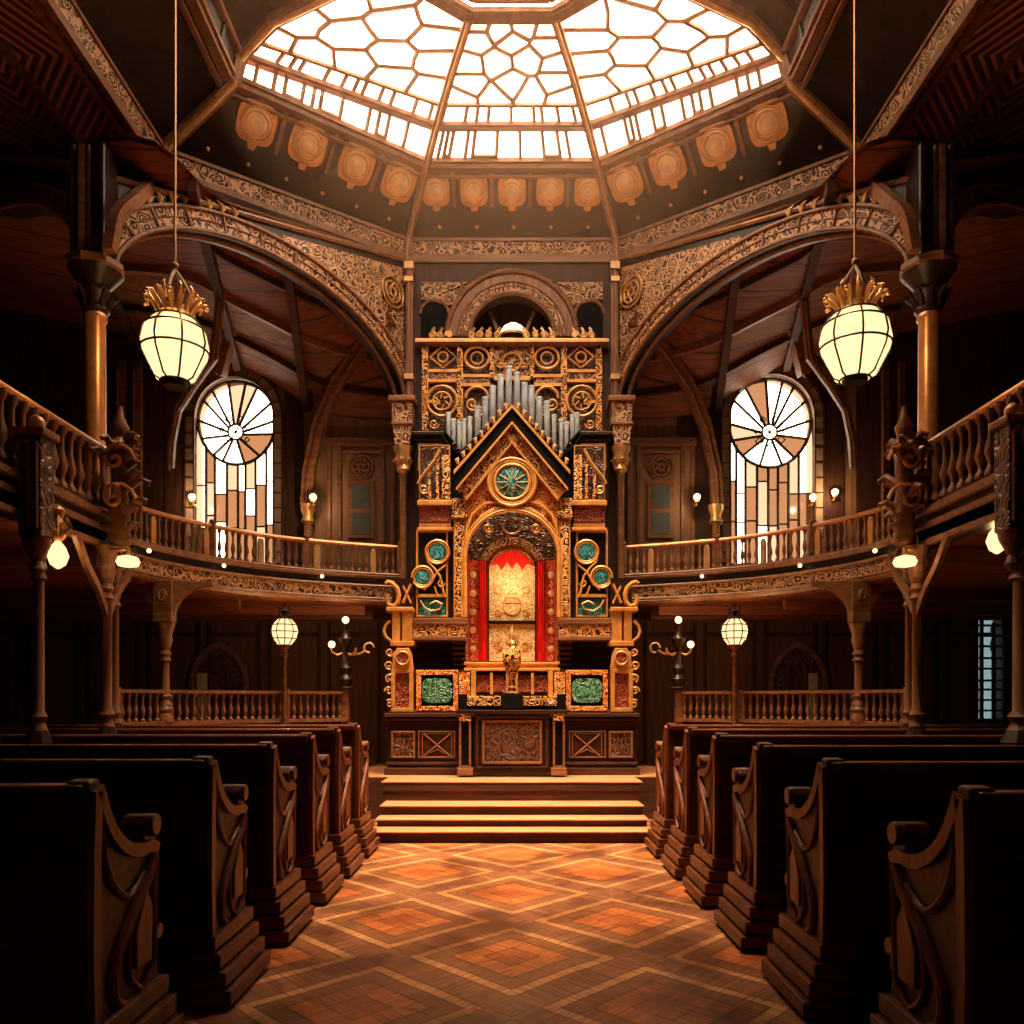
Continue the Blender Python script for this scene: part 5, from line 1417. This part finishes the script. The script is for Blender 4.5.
# niche behind the arch
DN = 10.12
mb = MB(); R_(mb, 455, 500, 569, 668, DN+.12, .1, False); part(mb, 'niche_back', 'redpan' if 0 else 'dcarve')
mb = MB(); R_(mb, 464.5, 552, 468, 662, D, .35); mb.halves('niche_jamb', M['redpan'], ark)
mb = MB()
for cx in (488, 536): T(mb, spiral(cx, 528, 5, 1.3), DN+.05, .02, 6, False)
T(mb, circ(512, 524, 10, 14, 0, PI), DN+.05, .015, 6, False); part(mb, 'niche_carving', 'brass', smooth=True)
a = [Q(512-34, 600, DN+.0)]+[Q(x, y, DN+.0) for x, y in circ(512, 571, 34, 24, PI, 2*PI)]+[Q(512+34, 600, DN)]
b = [Q(512-28, 600, DN+.0)]+[Q(x, y, DN+.0) for x, y in circ(512, 571, 27, 24, PI, 2*PI)]+[Q(512+28, 600, DN)]
part(MB().band(b, a, (0, .08, 0)), 'inner_arch', 'bfine')
pl = [(485, 571)]+circ(512, 571, 27, 20, PI, 2*PI)+[(539, 571)]
mb = MB(); mb.prism(pl[1:-1], lambda u, v: P(u, v, DN+.07), lambda u, v: P(u, v, DN+.1)); part(mb, 'inner_tympanum', 'rcarve')
for m in (1, -1):
    X = (lambda x: x) if m > 0 else (lambda x: 1024-x)
    # pleated curtain
    mb = MB(); xs = [479+8.5*k/16 for k in range(17)]
    fr = [(X(x), .035*math.sin(k*1.5)) for k, x in enumerate(xs)]
    vs = []
    for (x, dy) in fr:
        for y in (561, 610, 661): p = P(x, y, DN-.0); vs.append(V((p.x, p.y+dy*.6-.02, p.z)))
    vs += [v+V((0, .012, 0)) for v in vs]
    fs = []
    for k in range(16):
        for j in range(2): o_ = k*3+j; fs += [(o_, o_+1, o_+4, o_+3), (51+o_, 51+o_+3, 51+o_+4, 51+o_+1)]
    mb.add(vs, fs); part(mb, 'curtain', 'crimson', smooth=True)
    mb = MB(); R_(mb, min(X(467), X(479)), 560, max(X(467), X(479)), 661, DN+.02, .06, False); f = part(mb, 'embroidered_border', 'redborder')
    mb = MB()
    for k in range(5):
        mb.lathe([(.045, 0), (.04, .02), (.001, .03)], P(X(473), 575+k*18.5, DN+.02), 12, (0, -1, 0)); mb.tube([Q(X(473+1.5*math.cos(t)), 584+k*18.5+3*math.sin(t), DN+.01) for t in (0, 1, 2, 3, 4, 5)], .008, 4)
    mb.build('medallion', M['pale_gilt'], f, smooth=True)
pl = [(488, 661)]+[(488, 573)]+circ(512, 573, 24, 18, PI, 2*PI)[1:-1]+[(536, 573), (536, 661)]
mb = MB(); mb.prism(pl, lambda u, v: P(u, v, DN+.02), lambda u, v: P(u, v, DN+.06)); f = part(mb, 'brocade_panel', 'cream')
f['label'] = 'cream and gold brocade panel'
mb = MB(); R_(mb, 486.5, 561, 489, 661, DN-.02, .06); R_(mb, 488, 620.5, 536, 624, DN-.02, .05, False); mb.build('panel_bar', M['dark'], f)
mb = MB(); pl = [(490, 566), (497, 557), (504, 552), (512, 550), (520, 552), (527, 557), (534, 566), (527, 564), (522, 570), (517, 562), (512, 568), (507, 562), (502, 570), (497, 564)]
mb.prism(pl, lambda u, v: P(u, v, DN+.005), lambda u, v: P(u, v, DN+.02)); mb.build('red_valance', M['crimson'], f)
mb = MB()
T(mb, [(512, 585), (503, 603), (521, 603), (512, 585)], DN+.01, .008, 5, False); T(mb, circ(512, 606, 9), DN+.01, .007, 5, False)
for cx in (498, 526): T(mb, circ(cx, 590, 3.5), DN+.01, .006, 5, False); T(mb, spiral(cx, 612, 4, 1.4), DN+.01, .006, 5, False); T(mb, spiral(cx, 645, 5, 1.4), DN+.01, .006, 5, False)
mb.build('gold_embroidery', M['gold'], f, smooth=True)
mb = MB(); R_(mb, 464, 662, 560, 664.5, D-.1, .55, False); R_(mb, 466, 664.5, 558, 668, D-.06, .5, False); R_(mb, 464, 668, 560, 671, D-.18, .55, False); part(mb, 'niche_sill', 'gold', bevel=.006)
# red lining of the shrine body above
mb = MB(); R_(mb, 452, 500, 466, 620, D+.2, .2); mb.halves('rear_body', M['darkx'], ark)

# reading table in front
TB = thing('reading_table', 'dark panelled table with gilded corner posts standing before the ark', 'table', (0, 9.5, .5))
D = 9.36
mb = MB(); R_(mb, 474, 716, 550, 775.5, D, .16, False); TB_ = mb.build('body', M['dark'], TB)
mb = MB(); R_(mb, 456, 710, 568, 714, D-.06, .23, False); R_(mb, 474, 714, 550, 717, D-.03, .18, False); mb.build('table_top', M['dark'], TB, bevel=.006)
mb = MB(); FR(mb, 482, 720, 542, 764, D-.025, 2.5, .04, False); f = mb.build('panel_frame', M['mid'], TB, bevel=.004)
mb = MB(); FR(mb, 476, 717, 548, 768, D-.015, 2, .03, False); mb.build('outer_frame', M['riser'], f, bevel=.004)
mb = MB(); R_(mb, 485, 723, 539, 761, D-.01, .02, False); mb.build('relief_panel', M['relief'], f)
for m in (1, -1):
    xa, xb = (459, 471) if m > 0 else (553, 565)
    f = FR(MB(), xa, 712, xb, 768, D-.04, 2.2, .14, False).build('corner_post', M['mid'], TB, bevel=.004)
    R_(MB(), xa+2, 722, xb-2, 766, D, .08, False).build('post_inset', M['black'], f)
    R_(MB(), xa+.5, 712, xb-.5, 721, D-.05, .1, False).build('post_carving', M['gcarve'], f)
    R_(MB(), xa-2, 768, xb+2, 775.5, D-.07, .2, False).build('post_foot', M['mid'], f, bevel=.008)
# gilded urn on its black block
D = 9.41; b = P(512, 710, 9.30)
U = thing('gilded_urn', 'pointed gilded urn with leafy finial standing on a black block before the ark', 'urn', (0, D, b.z))
mb = MB(); mb.box(-.13, .13, D-.09, D+.09, b.z, b.z+.2); mb.build('block', M['black'], U, bevel=.015)
z = b.z+.2
mb = MB(); mb.lathe([(.06,0),(.04,.02),(.05,.06),(.02,.09),(.02,.11),(.045,.19),(.09,.30),(.115,.40),(.105,.48),(.05,.56),(.03,.58)], (0, D, z), 20); mb.build('bowl', M['gcarve'], U, smooth=True)
mb = MB(); mb.lathe([(.05,.55),(.06,.58),(.025,.62),(.035,.68),(.015,.73),(.004,.8)], (0, D, z), 12)
for k in range(7):
    a = 2*PI*k/7; u = V((math.cos(a), math.sin(a), 0)); c = V((0, D, z))
    mb.tube([c+u*.04+V((0,0,.54)), c+u*.07+V((0,0,.6)), c+u*.05+V((0,0,.66)), c+u*.06+V((0,0,.7))], [.012,.014,.01,.004], 5)
mb.build('finial', M['brass'], U, smooth=True)

for s in (-1, 1):
    lamp_or_fill_light(P(175 if s < 0 else 855, 348 if s < 0 else 344, 6.5), 50, .08)
    q = P(512+s*(230 if s < 0 else 225), 631, 9.3); lamp_or_fill_light(V((q.x, q.y+.1, 2.205)), 45)
    lamp_or_fill_light(P(58 if s < 0 else 997, 556 if s < 0 else 541, 5.6), 4, .03); lamp_or_fill_light(P(128 if s < 0 else 905, 562, 5.95), 3, .03)
    for k, (px_, py_) in enumerate([(192, 497), (313, 497)] if s < 0 else [(697, 497), (813, 497), (835, 492)]):
        lamp_or_fill_light(P(px_, py_, WY-(.50 if (px_ in (313, 697)) else .2)-.09), 9, .02)
    lamp_or_fill_light(V((s*2.08, 9.9, 2.45)), 3, .02)
lamp_or_fill_light(P(512, 580, 9.80), 9, .04)  # fill light added to brighten the brocade niche, no lamp fixture here
# ================================================================= LIGHT, WORLD, CAMERA
vm = bpy.data.materials.new('warm_haze'); vm.use_nodes = True; nt = vm.node_tree; nt.nodes.clear()
vo = nt.nodes.new('ShaderNodeOutputMaterial'); vs_ = nt.nodes.new('ShaderNodeVolumeScatter'); vs_.inputs['Color'].default_value = (1, .64, .42, 1); vs_.inputs['Density'].default_value = .014; vs_.inputs['Anisotropy'].default_value = .3
nt.links.new(vs_.outputs[0], vo.inputs['Volume'])
mb = MB(); vs = [V((x*k_, DC+(y-DC)*.8, z)) for z, k_ in ((6.1, .62), (7.2, .72), (7.8, .6)) for x, y in VX]
fs = [tuple(range(8)), tuple(range(16, 24))]+[(k*8+i, k*8+(i+1) % 8, k*8+8+(i+1) % 8, k*8+8+i) for k in (0, 1) for i in range(8)]
mb.add(vs, fs); hz = mb.build('haze', vm); hz['kind'] = 'stuff'; hz['label'] = 'thin warm sunlit haze under the dome'
w = bpy.data.worlds.new('sky'); SC.world = w; w.use_nodes = True
bg = w.node_tree.nodes['Background']; bg.inputs[0].default_value = (1, .80, .60, 1); bg.inputs[1].default_value = 10.0
sd = bpy.data.lights.new('sun', 'SUN'); sd.energy = 52; sd.color = (1, .70, .42); sd.angle = .65
so = bpy.data.objects.new('sun', sd); COL.objects.link(so); so.location = (0, 6, 14)
dirv = V((0.0, .06, -1)).normalized(); so.rotation_euler = dirv.to_track_quat('-Z', 'Y').to_euler()
cam = bpy.data.cameras.new('camera'); co = bpy.data.objects.new('camera', cam); COL.objects.link(co)
co.location = (0, 0, H); co.rotation_euler = (PI/2, 0, 0); cam.sensor_width = 36; cam.lens = 36*F/1024; cam.shift_y = (700-512)/1024
cam.clip_start = .05; cam.clip_end = 100; SC.camera = co
SC.view_settings.view_transform = 'Standard'; SC.view_settings.look = 'None'; SC.view_settings.gamma = 1; SC.view_settings.use_curve_mapping = False
SC.view_settings.exposure = 0
cy = SC.cycles; cy.use_denoising = True; cy.max_bounces = 8; cy.diffuse_bounces = 5; cy.transparent_max_bounces = 12; cy.sample_clamp_indirect = 6
cy.caustics_reflective = False; cy.caustics_refractive = False
